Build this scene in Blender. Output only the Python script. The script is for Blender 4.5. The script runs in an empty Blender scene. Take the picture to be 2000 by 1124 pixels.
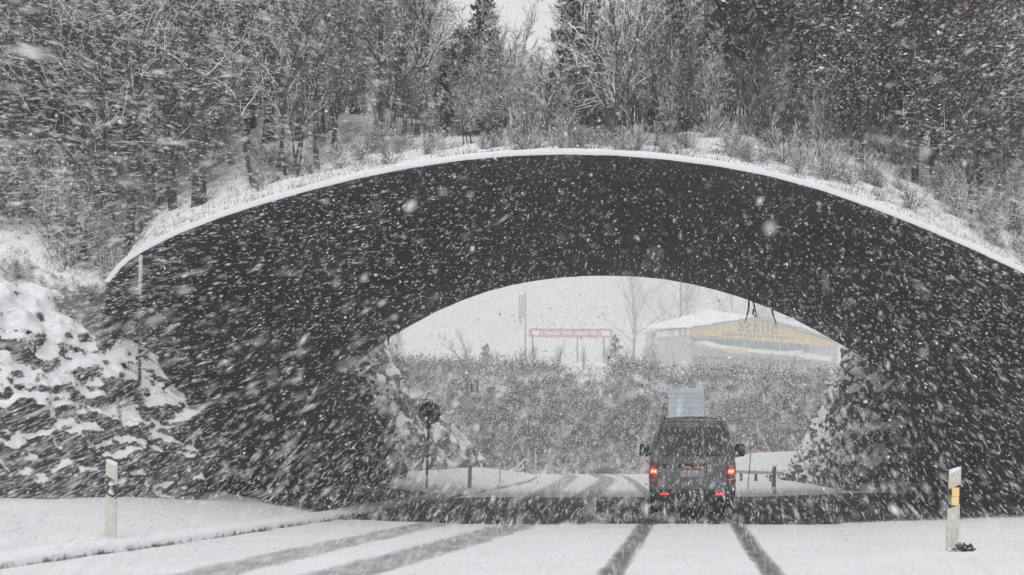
import bpy, math, random
import numpy as np
from mathutils import Vector, noise as mn

sc = bpy.context.scene
col = sc.collection
R = math.radians

# ------------------------------------------------------------------ camera, sky, sun, exposure
F, CH, HY = 3150.0, 1.4, 880.0          # focal length in photo pixels, eye height, horizon row of the photo
cam_d = bpy.data.cameras.new('camera'); cam = bpy.data.objects.new('camera', cam_d); col.objects.link(cam)
cam.location = (0, 0, CH); cam.rotation_euler = (R(90), 0, 0)
cam_d.sensor_width = 36; cam_d.lens = F / 2000 * 36; cam_d.shift_y = (HY - 562) / 2000
cam_d.clip_start = 0.05; cam_d.clip_end = 6000
cam_d.dof.use_dof = True; cam_d.dof.focus_distance = 36; cam_d.dof.aperture_fstop = 3.2
sc.camera = cam

w = bpy.data.worlds.new('World'); sc.world = w; w.use_nodes = True
nt = w.node_tree; nt.nodes.clear()
sky = nt.nodes.new('ShaderNodeTexSky'); sky.sky_type = 'NISHITA'; sky.sun_disc = False
sky.sun_elevation = R(55); sky.sun_rotation = R(200); sky.air_density = 1.0; sky.dust_density = 6.0; sky.ozone_density = 1.0
hs = nt.nodes.new('ShaderNodeHueSaturation'); hs.inputs['Saturation'].default_value = 0.06
mx = nt.nodes.new('ShaderNodeMix'); mx.data_type = 'RGBA'; mx.inputs[0].default_value = 0.72   # cloud deck evens the sky out
mx.inputs[7].default_value = (6.3, 6.35, 6.45, 1)
bg = nt.nodes.new('ShaderNodeBackground'); bg.inputs['Strength'].default_value = 0.1
wo = nt.nodes.new('ShaderNodeOutputWorld')
nt.links.new(sky.outputs[0], hs.inputs['Color']); nt.links.new(hs.outputs[0], mx.inputs[6])
nt.links.new(mx.outputs[2], bg.inputs['Color']); nt.links.new(bg.outputs[0], wo.inputs['Surface'])
sd = bpy.data.lights.new('sun', 'SUN'); sd.energy = 0.6; sd.angle = R(25); sd.color = (1, .98, .95)
so = bpy.data.objects.new('sun', sd); col.objects.link(so)
so.rotation_euler = (R(35), 0, R(160 - 180))
sc.view_settings.view_transform = 'Standard'; sc.view_settings.look = 'None'
sc.view_settings.exposure = 0.55; sc.view_settings.gamma = 1.0
cy = sc.cycles
cy.max_bounces = 6; cy.diffuse_bounces = 3; cy.glossy_bounces = 2; cy.transmission_bounces = 2; cy.volume_bounces = 1
cy.use_denoising = True

# ------------------------------------------------------------------ helpers
def interp(x, pts):
    xs = [p[0] for p in pts]; ys = [p[1] for p in pts]
    return float(np.interp(x, xs, ys))
def px(x, y, Y):                           # where a photo pixel lies at distance Y
    s = F / Y
    return ((x - 1000) / s, Y, CH + (HY - y) / s)
def sstep(a, b, x):
    t = min(1, max(0, (x - a) / (b - a))); return t * t * (3 - 2 * t)
def fbm(x, y, z, o=4):
    v = 0; a = .5; f = 1
    for _ in range(o):
        v += a * mn.noise((x * f, y * f, z * f)); a *= .5; f *= 2.03
    return v
def tag(o, label=None, cat=None, group=None, kind=None):
    if label: o['label'] = label
    if cat: o['category'] = cat
    if group: o['group'] = group
    if kind: o['kind'] = kind
    return o
def empty(name, loc, rz=0, label=None, cat=None, group=None):
    o = bpy.data.objects.new(name, None); col.objects.link(o); o.location = loc; o.rotation_euler = (0, 0, rz)
    o.empty_display_size = .2
    return tag(o, label, cat, group)
def link(name, me, parent=None):
    o = bpy.data.objects.new(name, me); col.objects.link(o); o.parent = parent
    return o
class MB:
    """collects shapes for one mesh"""
    def __init__(s): s.v = []; s.f = []; s.m = []; s.cur = 0
    def add(s, v, f):
        n = len(s.v); s.v += [tuple(p) for p in v]; s.f += [tuple(i + n for i in q) for q in f]; s.m += [s.cur] * len(f)
    def box(s, c, d, taper=1.0, b=0.0):
        x, y, z = c; a, e, h = d[0] / 2, d[1] / 2, d[2] / 2
        if b <= 0:
            v = [(x - a, y - e, z - h), (x + a, y - e, z - h), (x + a, y + e, z - h), (x - a, y + e, z - h)]
            v += [(x - a * taper, y - e * taper, z + h), (x + a * taper, y - e * taper, z + h), (x + a * taper, y + e * taper, z + h), (x - a * taper, y + e * taper, z + h)]
            s.add(v, [(0, 3, 2, 1), (4, 5, 6, 7), (0, 1, 5, 4), (1, 2, 6, 5), (2, 3, 7, 6), (3, 0, 4, 7)])
        else:                                # chamfered in all directions: 24 vertices
            import bmesh
            bm = bmesh.new(); bmesh.ops.create_cube(bm, size=1)
            for q in bm.verts: q.co = Vector((x + q.co.x * d[0], y + q.co.y * d[1], z + q.co.z * d[2]))
            bmesh.ops.bevel(bm, geom=list(bm.edges), offset=b, segments=2, profile=.5, affect='EDGES')
            bm.verts.index_update()
            s.add([q.co for q in bm.verts], [tuple(q.index for q in f.verts) for f in bm.faces]); bm.free()
    def tube(s, pts, rad, n=6, cap=True):
        pts = [Vector(p) for p in pts]; k = len(pts)
        if not hasattr(rad, '__len__'): rad = [rad] * k
        v = []; f = []; u = None
        for i in range(k):
            d = (pts[min(i + 1, k - 1)] - pts[max(i - 1, 0)]).normalized()
            if u is None:
                u = d.orthogonal().normalized()
            else:
                u = (u - d * u.dot(d)); u = u.normalized() if u.length > 1e-6 else d.orthogonal().normalized()
            t = d.cross(u)
            for j in range(n):
                a = 2 * math.pi * j / n
                v.append(pts[i] + (u * math.cos(a) + t * math.sin(a)) * rad[i])
        for i in range(k - 1):
            for j in range(n):
                a, b = i * n + j, i * n + (j + 1) % n
                f.append((a, b, b + n, a + n))
        if cap:
            f.append(tuple(range(n - 1, -1, -1))); f.append(tuple(range((k - 1) * n, k * n)))
        s.add(v, f)
    def prism(s, outline, y0, y1):           # outline in x,z pushed along y
        n = len(outline)
        v = [(x, y0, z) for x, z in outline] + [(x, y1, z) for x, z in outline]
        f = [tuple(range(n)), tuple(range(2 * n - 1, n - 1, -1))] + [(i, i + n, (i + 1) % n + n, (i + 1) % n) for i in range(n)]
        s.add(v, f)
    def grid(s, P):                          # P[i][j] points
        a = len(P); b = len(P[0])
        s.add([p for r in P for p in r], [(i * b + j, i * b + j + 1, (i + 1) * b + j + 1, (i + 1) * b + j) for i in range(a - 1) for j in range(b - 1)])
    def mesh(s, name, mats, smooth=False):
        me = bpy.data.meshes.new(name); me.from_pydata(s.v, [], s.f)
        for m in (mats if isinstance(mats, (list, tuple)) else [mats]): me.materials.append(m)
        if any(s.m): me.polygons.foreach_set('material_index', s.m)
        if smooth: me.polygons.foreach_set('use_smooth', [True] * len(me.polygons))
        me.update(); return me
    def build(s, name, mats, parent=None, smooth=False):
        return link(name, s.mesh(name, mats, smooth), parent)

# ------------------------------------------------------------------ materials
def new_mat(name):
    m = bpy.data.materials.new(name); m.use_nodes = True; n = m.node_tree
    return m, n, n.nodes['Principled BSDF']
def ramp(n, a, b, c0=(0, 0, 0, 1), c1=(1, 1, 1, 1)):
    r = n.nodes.new('ShaderNodeValToRGB'); r.color_ramp.elements[0].position = a; r.color_ramp.elements[1].position = b
    r.color_ramp.elements[0].color = c0; r.color_ramp.elements[1].color = c1; return r
def tex(n, scale, detail=4, obj=False, stretch=None, rough=.55):
    tc = n.nodes.new('ShaderNodeTexCoord'); t = n.nodes.new('ShaderNodeTexNoise')
    t.inputs['Scale'].default_value = scale; t.inputs['Detail'].default_value = detail; t.inputs['Roughness'].default_value = rough
    if stretch:
        mp = n.nodes.new('ShaderNodeMapping'); mp.inputs['Scale'].default_value = stretch
        n.links.new(tc.outputs['Object'], mp.inputs[0]); n.links.new(mp.outputs[0], t.inputs['Vector'])
    else: n.links.new(tc.outputs['Object'], t.inputs['Vector'])
    return t
def math_n(n, op, a, b=None):
    q = n.nodes.new('ShaderNodeMath'); q.operation = op
    for i, s in enumerate((a, b)):
        if s is None: continue
        if isinstance(s, (int, float)): q.inputs[i].default_value = s
        else: n.links.new(s, q.inputs[i])
    return q.outputs[0]
def mixc(n, fac, a, b):
    q = n.nodes.new('ShaderNodeMix'); q.data_type = 'RGBA'
    for sock, s in ((q.inputs[0], fac), (q.inputs[6], a), (q.inputs[7], b)):
        if isinstance(s, (int, float)): sock.default_value = s
        elif isinstance(s, tuple): sock.default_value = (*s, 1)
        else: n.links.new(s, sock)
    return q.outputs[2]
def bump(n, p, h, dist, strength=.6):
    b = n.nodes.new('ShaderNodeBump'); b.inputs['Distance'].default_value = dist; b.inputs['Strength'].default_value = strength
    n.links.new(h, b.inputs['Height']); n.links.new(b.outputs[0], p.inputs['Normal'])
SNOW = (.80, .815, .835)
def plain(name, c, rough=.6, vary=.15, scale=9, metal=0, emit=None, es=0):
    m, n, p = new_mat(name)
    t = tex(n, scale); r = ramp(n, .3, .7); n.links.new(t.outputs['Fac'], r.inputs[0])
    lo = tuple(x * (1 - vary) for x in c); hi = tuple(min(1, x * (1 + vary)) for x in c)
    n.links.new(mixc(n, r.outputs[0], lo, hi), p.inputs['Base Color'])
    p.inputs['Roughness'].default_value = rough; p.inputs['Metallic'].default_value = metal
    if emit:
        p.inputs['Emission Color'].default_value = (*emit, 1); p.inputs['Emission Strength'].default_value = es
    return m
def snowy(name, c0, c1, thr=.45, soft=.12, nscale=3.0, namp=.5, scale=6, rough=.8, bmp=.0, snow=SNOW, detail=5, fine=0.0, fscale=40, deeper=0.0):
    """bare colour c0..c1, snow lying on whatever faces upward, its edge broken up by noise"""
    m, n, p = new_mat(name)
    g = n.nodes.new('ShaderNodeNewGeometry'); sx = n.nodes.new('ShaderNodeSeparateXYZ'); n.links.new(g.outputs['Normal'], sx.inputs[0])
    t = tex(n, nscale, detail); k = math_n(n, 'MULTIPLY', math_n(n, 'SUBTRACT', t.outputs['Fac'], .5), namp * 2)
    up = math_n(n, 'ADD', sx.outputs['Z'], k)
    if fine:
        t3 = tex(n, fscale, 3); up = math_n(n, 'ADD', up, math_n(n, 'MULTIPLY', math_n(n, 'SUBTRACT', t3.outputs['Fac'], .5), fine * 2))
    if deeper:                               # the snow lies thicker where the slope eases towards the top of the bank
        sp = n.nodes.new('ShaderNodeSeparateXYZ'); n.links.new(g.outputs['Position'], sp.inputs[0])
        up = math_n(n, 'ADD', up, math_n(n, 'MULTIPLY', math_n(n, 'SUBTRACT', sp.outputs['Z'], 1.9), deeper))
    mr = n.nodes.new('ShaderNodeMapRange'); mr.inputs['From Min'].default_value = thr - soft; mr.inputs['From Max'].default_value = thr + soft
    n.links.new(up, mr.inputs['Value'])
    t2 = tex(n, scale, 6); r = ramp(n, .35, .68); n.links.new(t2.outputs['Fac'], r.inputs[0])
    base = mixc(n, r.outputs[0], c0, c1)
    n.links.new(mixc(n, mr.outputs[0], base, snow), p.inputs['Base Color'])
    p.inputs['Roughness'].default_value = rough; p.inputs['Specular IOR Level'].default_value = .3
    if bmp: bump(n, p, t2.outputs['Fac'], bmp)
    return m
M = {}
M['bark'] = snowy('bark', (.035, .028, .024), (.085, .07, .062), thr=.5, soft=.15, nscale=5, namp=.7, scale=12)
M['twig'] = snowy('twig', (.06, .037, .030), (.14, .092, .078), thr=.05, soft=.12, nscale=2.0, namp=.55, scale=2)
M['twig_red'] = snowy('twig_red', (.075, .04, .034), (.16, .088, .074), thr=.2, soft=.12, nscale=2.0, namp=.5, scale=2)
M['needle'] = snowy('needle', (.012, .022, .018), (.035, .05, .042), thr=.66, soft=.12, nscale=1.6, namp=.5, scale=3)
M['leaf'] = snowy('leaf', (.035, .022, .018), (.10, .058, .045), thr=.62, soft=.1, nscale=1.3, namp=.4, scale=2)
M['leaf_green'] = snowy('leaf_green', (.016, .022, .016), (.055, .055, .042), thr=.62, soft=.1, nscale=1.3, namp=.4, scale=2)
M['rock'] = snowy('rock', (.016, .016, .017), (.07, .066, .062), thr=.29, soft=.10, nscale=2.4, namp=.46, scale=9, bmp=.06, fine=.62, fscale=10, deeper=.17)
M['rock_steep'] = snowy('rock_steep', (.05, .048, .045), (.22, .21, .195), thr=.17, soft=.12, nscale=2.2, namp=.55, scale=7, bmp=.06, fine=.5, fscale=7)
M['bank'] = snowy('bank_snow', (.10, .095, .09), (.20, .19, .18), thr=.46, soft=.2, nscale=.8, namp=.7, scale=4, bmp=.05, fine=.7, fscale=3)
M['hill'] = snowy('hill_snow', (.12, .108, .098), (.27, .255, .24), thr=.6, soft=.2, nscale=1.1, namp=.62, scale=7, bmp=.04, fine=.7, fscale=6)
M['soil'] = snowy('soil', (.03, .03, .028), (.09, .085, .075), thr=.80, soft=.2, nscale=1.0, namp=.6, scale=5, bmp=.06, fine=.3)
M['scrub'] = snowy('scrub', (.07, .068, .066), (.16, .155, .15), thr=.36, soft=.3, nscale=.6, namp=.6, scale=1)
M['snow'] = snowy('snow', (.68, .69, .7), (.7, .7, .7), thr=-.5, nscale=2, scale=20, bmp=.01)
def flake_mat():                              # loose ice crystals let light through as well as throw it back
    m, n, p = new_mat('snowflake'); n.nodes.remove(p)
    d = n.nodes.new('ShaderNodeBsdfDiffuse'); t = n.nodes.new('ShaderNodeBsdfTranslucent'); x = n.nodes.new('ShaderNodeMixShader'); x.inputs[0].default_value = .5
    for q in (d, t): q.inputs['Color'].default_value = (.93, .94, .95, 1)
    n.links.new(d.outputs[0], x.inputs[1]); n.links.new(t.outputs[0], x.inputs[2]); n.links.new(x.outputs[0], n.nodes['Material Output'].inputs['Surface']); return m
M['flake'] = flake_mat()
M['grass'] = snowy('dry_grass', (.09, .07, .045), (.22, .17, .11), thr=.8, nscale=3, scale=2)
M['concrete_lip'] = plain('concrete_lip', (.06, .06, .06), .8, .4, 3)
M['kerb'] = snowy('kerb_stone', (.02, .02, .02), (.07, .07, .07), thr=.36, soft=.1, nscale=2.2, namp=.4, scale=8, fine=.25, fscale=9)
M['white_plastic'] = plain('white_plastic', (.55, .53, .47), .5, .12, 14)
M['black'] = plain('black_plastic', (.012, .012, .013), .45, .3, 10)
M['amber'] = plain('amber_reflector', (1.0, .62, .20), .25, .06, 60)
M['white_refl'] = plain('pale_reflector', (.8, .62, .5), .25, .05, 60)
M['grey_metal'] = plain('grey_metal', (.07, .07, .075), .5, .25, 20, .3)
M['sign_back'] = snowy('sign_back', (.05, .052, .055), (.11, .11, .115), thr=.9, soft=.1, nscale=6, namp=.5, scale=5)
M['orange'] = plain('orange_stake', (.75, .16, .07), .5, .15, 6)
M['redbrown'] = plain('red_brown_stake', (.28, .09, .07), .5, .2, 6)
M['white_paint'] = plain('white_paint', (.75, .76, .77), .5, .06, 6)
M['red_paint'] = plain('red_paint', (.48, .16, .15), .5, .15, 3)
M['faded_red'] = plain('faded_red', (.42, .2, .19), .6, .2, 3)
M['yellow'] = plain('yellow_cladding', (.66, .45, .11), .6, .1, 1.2)
M['grey_wall'] = plain('grey_wall', (.36, .36, .37), .7, .25, .8)
M['dark_win'] = plain('dark_glazing', (.05, .055, .06), .3, .4, .6)
M['letter'] = plain('lettering', (.04, .045, .06), .5, .1)
M['blue_sign'] = plain('pale_blue_sign', (.60, .66, .74), .5, .05, 2)
M['blue_text'] = plain('blue_sign_rows', (.46, .53, .65), .5, .1, 2)
M['van_paint'] = snowy('van_paint', (.15, .15, .155), (.25, .25, .255), thr=.66, soft=.30, nscale=3.5, namp=.45, scale=5, rough=.35, fine=.6, fscale=30, snow=(.5, .5, .52))
M['van_glass'] = plain('van_glass', (.010, .014, .014), .12, .4, 5)
M['tyre'] = plain('tyre', (.012, .012, .012), .85, .2, 20)
M['rim'] = plain('wheel_rim', (.25, .25, .26), .35, .2, 10, .8)
M['red_lens'] = plain('red_lens', (.25, .012, .012), .25, .2, 20)
M['tail_lit'] = plain('lit_tail_lamp', (.9, .05, .03), .3, .05, 20, 0, (1, .02, .01), 4.5)
M['tail_core'] = plain('lit_tail_bulb', (1, .3, .1), .3, .05, 20, 0, (1, .13, .05), 7)
M['glow_reflector'] = plain('glowing_red_reflector', (.8, .03, .02), .3, .05, 20, 0, (1, .02, .01), 1.6)  # no lamp: reflector with a red glow put into its material
M['plate_lamp'] = plain('plate_lamp', (.6, .25, .1), .3, .05, 20, 0, (1, .36, .12), .28)
M['warm_lamp'] = plain('warm_lamp', (.8, .6, .2), .3, .05, 20, 0, (1, .7, .2), 1.6)
M['plate'] = plain('number_plate', (.45, .45, .45), .5, .2, 12)

def tunnel_mat():
    m, n, p = new_mat('wet_shotcrete')
    t = tex(n, .33, 9, stretch=(1, .35, 1), rough=.68); t2 = tex(n, 9, 5); r = ramp(n, .38, .68); n.links.new(t.outputs['Fac'], r.inputs[0])
    b = mixc(n, r.outputs[0], (.006, .0065, .0075), (.085, .086, .088))
    r2 = ramp(n, .4, .65); n.links.new(t2.outputs['Fac'], r2.inputs[0])
    n.links.new(mixc(n, math_n(n, 'MULTIPLY', r2.outputs[0], .5), b, (.02, .02, .021)), p.inputs['Base Color'])
    p.inputs['Roughness'].default_value = .8; p.inputs['Specular IOR Level'].default_value = .25
    bump(n, p, t2.outputs['Fac'], .05); return m
M['tunnel'] = tunnel_mat()
def ground_mat(name, bare0, bare1, mid):
    """snow worn through to slush and to the bare surface where the attribute 'bare' says so"""
    m, n, p = new_mat(name)
    a = n.nodes.new('ShaderNodeAttribute'); a.attribute_name = 'bare'
    t = tex(n, 2.2, 6, stretch=(2.4, .45, 1)); t2 = tex(n, 26, 4); t3 = tex(n, .6, 5)
    v = math_n(n, 'ADD', a.outputs['Fac'], math_n(n, 'MULTIPLY', math_n(n, 'SUBTRACT', t.outputs['Fac'], .5), .55))
    v = math_n(n, 'ADD', v, math_n(n, 'MULTIPLY', math_n(n, 'SUBTRACT', t2.outputs['Fac'], .5), .22))
    r = n.nodes.new('ShaderNodeValToRGB'); e = r.color_ramp.elements
    e[0].position = .22; e[0].color = (*SNOW, 1); e[1].position = .98; e[1].color = (*bare0, 1)
    q = e.new(.50); q.color = (*mid, 1); q = e.new(.80); q.color = (*bare1, 1)
    n.links.new(v, r.inputs[0])
    r3 = ramp(n, .35, .75, (.90, .90, .90, 1), (1, 1, 1, 1)); n.links.new(t3.outputs['Fac'], r3.inputs[0])
    mu = n.nodes.new('ShaderNodeMix'); mu.data_type = 'RGBA'; mu.blend_type = 'MULTIPLY'; mu.inputs[0].default_value = 1
    n.links.new(r.outputs[0], mu.inputs[6]); n.links.new(r3.outputs[0], mu.inputs[7]); n.links.new(mu.outputs[2], p.inputs['Base Color'])
    p.inputs['Roughness'].default_value = .75; p.inputs['Specular IOR Level'].default_value = .3
    bump(n, p, t2.outputs['Fac'], .012); return m
M['road'] = ground_mat('snowy_road', (.022, .022, .024), (.075, .075, .078), (.36, .365, .375))
M['ground'] = ground_mat('snowy_ground', (.03, .03, .026), (.08, .078, .065), (.34, .34, .31))

# ------------------------------------------------------------------ the lie of the land
KERB = [(-5, -9.2), (0, -8.6), (19, -6.03), (23.8, -5.06), (32.7, -3.5), (42, -2.45), (52, -1.15), (61, -.15), (71, .75), (80, 1.2), (90, 1.0), (100, -.3), (115, -5), (140, -18)]
EDGE = [(-5, 2.6), (0, 3.2), (18, 4.9), (30.4, 6.15), (48, 7.6), (60, 8.7), (75, 10.2), (90, 11.2), (100, 11.4), (115, 8.5), (140, -2)]
def kerbx(Y): return interp(Y, KERB)
def edgex(Y): return interp(Y, EDGE)
NEAR, FAR = 30.4, 47.9
def crest(Y): return -1.3 * sstep(94, 116, Y)
def ground_h(X, Y):
    k, e = kerbx(Y), edgex(Y)
    z = 0
    if X < k:
        d = k - X; z = .06 + .13 * min(d, 3.2) + .05 * sstep(.2, .9, d) + .02 * max(0, min(d, 30) - 3.2)
        z += .05 * fbm(X * .8, Y * .8, 3)
        if d < .28: z = -.06
    elif X > e:
        d = X - e; z = .03 + .035 * min(d, 6) + .035 * fbm(X * .9, Y * .7, 7) * min(1, d * 2)
        z += 1.15 * sstep(80, 92, Y) * sstep(1.0, 3.0, d)
    else:
        z = -.03
    return z + crest(Y)
def axis(a, b, step, lo, hi, grow=1.35):
    v = list(np.arange(a, b + 1e-6, step)); s = step; x = a; pre = []
    while x > lo: s *= grow; x -= s; pre.append(max(x, lo))
    s = step; x = v[-1]; post = []
    while x < hi: s *= grow; x += s; post.append(min(x, hi))
    return pre[::-1] + v + post
def shelter(X, Y):                            # 1 where the vault keeps the snow off the ground
    y0 = interp(X, [(-8, 35.3), (-6.5, 35), (-5, 33.2), (-3.4, 32.2), (-1.5, 30.9), (0, 30.5), (12, 30.3)])
    y1 = interp(X, [(-8, 46), (-4, 46.5), (-2.5, 47), (0, 48), (12, 48.5)])
    wv = .9 * fbm(X * .5, Y * .5, 2) + .5 * fbm(X * 2.4, Y * 1.6, 5)
    return sstep(y0 - .7, y0 + .9, Y + wv) * (1 - sstep(y1 - .8, y1 + .5, Y + wv)) * (1 if -9 < X < 13.5 else 0)
def set_bare(me, vals):
    a = me.attributes.new('bare', 'FLOAT', 'POINT'); a.data.foreach_set('value', vals)
xs = axis(-12, 14, .2, -1600, 1600); ys = axis(14, 60, .25, -300, 2400, 1.12)
mb = MB(); mb.grid([[(x, y, ground_h(x, y)) for x in xs] for y in ys])
g = mb.build('ground', M['ground'], None, True); tag(g, kind='structure')
def gbare(x, y):
    b = shelter(x, y)
    if 14 < y < 60 and (x < kerbx(y) or x > edgex(y)):
        b = max(b, .30 * max(0, fbm(x * 1.1, y * .5, 11) - .05) * 2)
    return b
set_bare(g.data, [gbare(v[0], v[1]) for v in mb.v])
# road: tyre tracks as photographed, in metres on the ground
def gp(x, y): Y = F * CH / (y - HY); return ((x - 1000) * Y / F, Y)
TR = [  # (points X,Y), half width, depth of wear
    ([(.25, 2), gp(1192, 1124), gp(1230, 1072), gp(1258, 1030), gp(1300, 985)], .16, .66),
    ([(1.85, 2), gp(1512, 1124), gp(1472, 1075), gp(1443, 1030), gp(1418, 985)], .14, .70),
    ([(-5.6, 2), gp(395, 1124), gp(640, 1068), gp(800, 1034), gp(1000, 990), gp(1062, 966), gp(1105, 940), gp(1116, 931), gp(1098, 926)], .44, .46),
    ([(-4.1, 2), gp(665, 1124), gp(850, 1072), gp(985, 1034), gp(1120, 990), gp(1148, 966), gp(1178, 946), gp(1187, 936), gp(1160, 927)], .46, .50),
    ([gp(1290, 985), gp(1262, 962), gp(1240, 944), gp(1222, 932), gp(1190, 926)], .2, .5),
    ([gp(1400, 985), gp(1350, 962), gp(1320, 944), gp(1290, 932)], .2, .42),
]
def track_x(tr, Y):
    p = tr[0]; ysr = [q[1] for q in p]
    if Y < ysr[0] or Y > ysr[-1]: return None
    return float(np.interp(Y, ysr, [q[0] for q in p]))
def rbare(X, Y):
    s = shelter(X, Y); b = 0.0
    for tr in TR:
        tx = track_x(tr, Y)
        if tx is None: continue
        d = abs(X - tx) / tr[1]
        if d < 2.2: b = max(b, tr[2] * (1 - sstep(.55, 1.5, d)))
    if s > .05:
        car = s * (.97 - .55 * sstep(.05, .4, fbm(X * 1.5, Y * .16, 12)) - .25 * sstep(.1, .35, fbm(X * 3, Y * .3, 15)))
        lt = abs(X - (1.6 + .115 * (Y - 31))) < .18           # strips of snow dragged in by tyres
        if lt: car *= .62
        b = max(b, car)
    dk = X - kerbx(Y)
    if dk < .3 and Y > 14: b = max(b, (.75 if Y > 22 else .5) * (1 - dk / .3) * (.55 + fbm(X * 2, Y * 1.4, 9)))
    if X - edgex(Y) > -.5 and Y > 22: b = max(b, .3 * sstep(.0, .35, fbm(X * 2, Y, 1) + .12))
    return b
P = []; ryl = list(np.arange(-4, 14, .8)) + list(np.arange(14, 60, .22)) + list(np.arange(60, 116, .8)) + list(np.arange(116, 138, 2.))
for Y in ryl:
    k, e = kerbx(Y) - .02, edgex(Y) + .25
    P.append([(k + (e - k) * i / 170, Y, crest(Y) + .012 + .012 * fbm((k + (e - k) * i / 170) * 1.2, Y * .4, 4)) for i in range(171)])
for row in P:
    for q, p in enumerate(row):
        b_ = rbare(p[0], p[1]) if 14 < p[1] < 34 else 0
        row[q] = (p[0], p[1], p[2] - .022 * b_ + (.010 * fbm(p[0] * 9, p[1] * 2.5, 6, 3) if b_ < .6 else .006 * fbm(p[0] * 18, p[1] * 6, 2, 3)))
mb = MB(); mb.grid(P); r = mb.build('road', M['road'], None, True); tag(r, kind='structure')
set_bare(r.data, [rbare(v[0], v[1]) for v in mb.v])
# kerb: stone edge half buried in snow
P = []
for Y in list(np.arange(2, 60, .12)) + list(np.arange(60, 104, .6)):
    k = kerbx(Y); c = crest(Y); j = .05 * fbm(Y * .7, 0, 5, 5); hh = .115 + .05 * fbm(Y * .5, 3, 1, 5)
    P.append([(k + .03 + j, Y, c - .05), (k + .012 + j, Y, c + hh * .75), (k - .03 + j, Y, c + hh), (k - .14, Y, c + hh + .035), (k - .34, Y, c + hh + .04), (k - .75, Y, c + .13)])
mb = MB(); mb.grid(P); tag(mb.build('kerb', M['kerb'], None, True), kind='structure')

# ------------------------------------------------------------------ hill over the vault
RIM = [(262, 1045), (248, 960), (228, 860), (212, 760), (201, 670), (205, 600), (215, 553), (245, 517), (290, 488), (350, 459), (430, 428), (500, 405), (600, 376), (700, 351), (800, 331),
       (900, 316), (1000, 307), (1100, 304), (1200, 306), (1300, 314), (1400, 327), (1500, 346), (1600, 373), (1700, 408), (1800, 447), (1900, 490), (2000, 537),
       (2090, 590), (2160, 650), (2205, 720), (2228, 800), (2235, 900), (2230, 1045)]
INN = [(770, 990), (762, 940), (757, 885), (745, 835), (722, 803), (690, 785), (690, 745), (699, 705), (722, 688), (760, 661), (800, 637), (850, 610), (900, 588), (950, 570), (1000, 557), (1050, 548), (1100, 542), (1150, 539), (1200, 539),
       (1250, 541), (1300, 546), (1350, 555), (1400, 567), (1450, 582), (1500, 601), (1550, 623), (1600, 649), (1650, 677), (1700, 708), (1735, 735), (1765, 775), (1785, 830), (1792, 900), (1790, 990)]
def world_curve(pts, Y): return [Vector(px(x, y, Y)) for x, y in pts]
def resample(c, n, split):
    out = []
    for part, m in ((c[:split + 1], n // 2), (c[split:], n - n // 2)):
        d = [0]
        for a, b in zip(part, part[1:]): d.append(d[-1] + (b - a).length)
        for i in range(m + (1 if part is not c[:split + 1] and len(out) else 0)):
            t = d[-1] * i / m
            out.append(Vector([np.interp(t, d, [q[k] for q in part]) for k in range(3)]))
    return out
rim = resample(world_curve(RIM, NEAR), 150, 17); inn = resample(world_curve(INN, FAR), 150, 18)
upper = [(v.x, v.z) for v in world_curve(RIM[5:29], NEAR)]
XL, XR = upper[0][0] - .05, upper[-1][0] + .05
def rimtop(X):
    if X < XL: return upper[0][1] + .5 * (XL - X) * (1 if X > -20 else 0) + (.5 * (XL + 20) if X <= -20 else 0)
    if X > XR: return upper[-1][1] + .35 * min(X - XR, 14)
    return interp(X, upper)
def hill_h(X, Y):
    d = Y - NEAR; a = abs(X - 1.0)
    sl = .24 + .25 * min(1, (a / 8) ** 1.5)
    z = rimtop(X) + .08 + sl * min(d, 9) + (.07 + .16 * sstep(6, 16, a)) * max(0, d - 9)
    return z + (.30 * fbm(X * .5, Y * .5, 1) + .10 * fbm(X * 2.2, Y * 2.2, 4)) * min(1, d / 1.5)
CUTL = [(47, -6.2), (52, -6.2), (60, -7), (75, -8), (95, -9), (120, -16)]
CUTR = [(47, 13), (55, 13.5), (66, 15), (76, 19), (120, 30)]
P = []
hx = list(np.arange(-70, -16, 2.)) + list(np.arange(-16, XL - .1, .25)) + [XL - .04, XL - .01] + list(np.arange(XL + .12, 20, .25)) + list(np.arange(20, 75, 2.))
hy = list(np.arange(NEAR + .25, 40, .25)) + list(np.arange(40, 49, .5)) + list(np.arange(49, 120, 3.))
front = 8
rows = []
for j in range(front):
    t = j / front; row = []
    for X in hx:
        out = max(sstep(XL - .3, XL - 1.6, X) if X < XL else 0, sstep(XR + .1, XR + 2, X) if X > XR else 0)
        out = max(0, min(1, (XL - .2 - X) / 1.2 if X < 0 else (X - XR - .2) / 1.8)); out = out * out * (3 - 2 * out)
        dp = 1 if (X < XL - .02) else out
        Y = hy[0] - out * 1.6 * (1 - t) * (1 + .6 * fbm(X, t * 2, 6)); z0 = hill_h(X, hy[0]); zf = 3.0 if X < 0 else ground_h(X, hy[0] - 2) - .3
        row.append((X, Y, z0 - (z0 - zf) * dp * (1 - t) ** 1.1 + .45 * out * fbm(X * 2.5, t * 5, 2)))
    rows.append(row)
rows_front = list(rows)
for Y in hy: rows.append([(X, Y, hill_h(X, Y)) for X in hx])
v = [p for r_ in rows for p in r_]; nb = len(hx); f = []
for i in range(len(rows) - 1):
    for j in range(nb - 1):
        q = (i * nb + j, i * nb + j + 1, (i + 1) * nb + j + 1, (i + 1) * nb + j)
        cx = sum(v[k][0] for k in q) / 4; cyy = max(v[k][1] for k in q)
        if cyy > 48.6 and interp(cyy, CUTL) < cx < interp(cyy, CUTR): continue
        f.append(q)
mb = MB(); mb.add(v, f); tag(mb.build('hillside', M['hill'], None, True), kind='structure')

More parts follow.
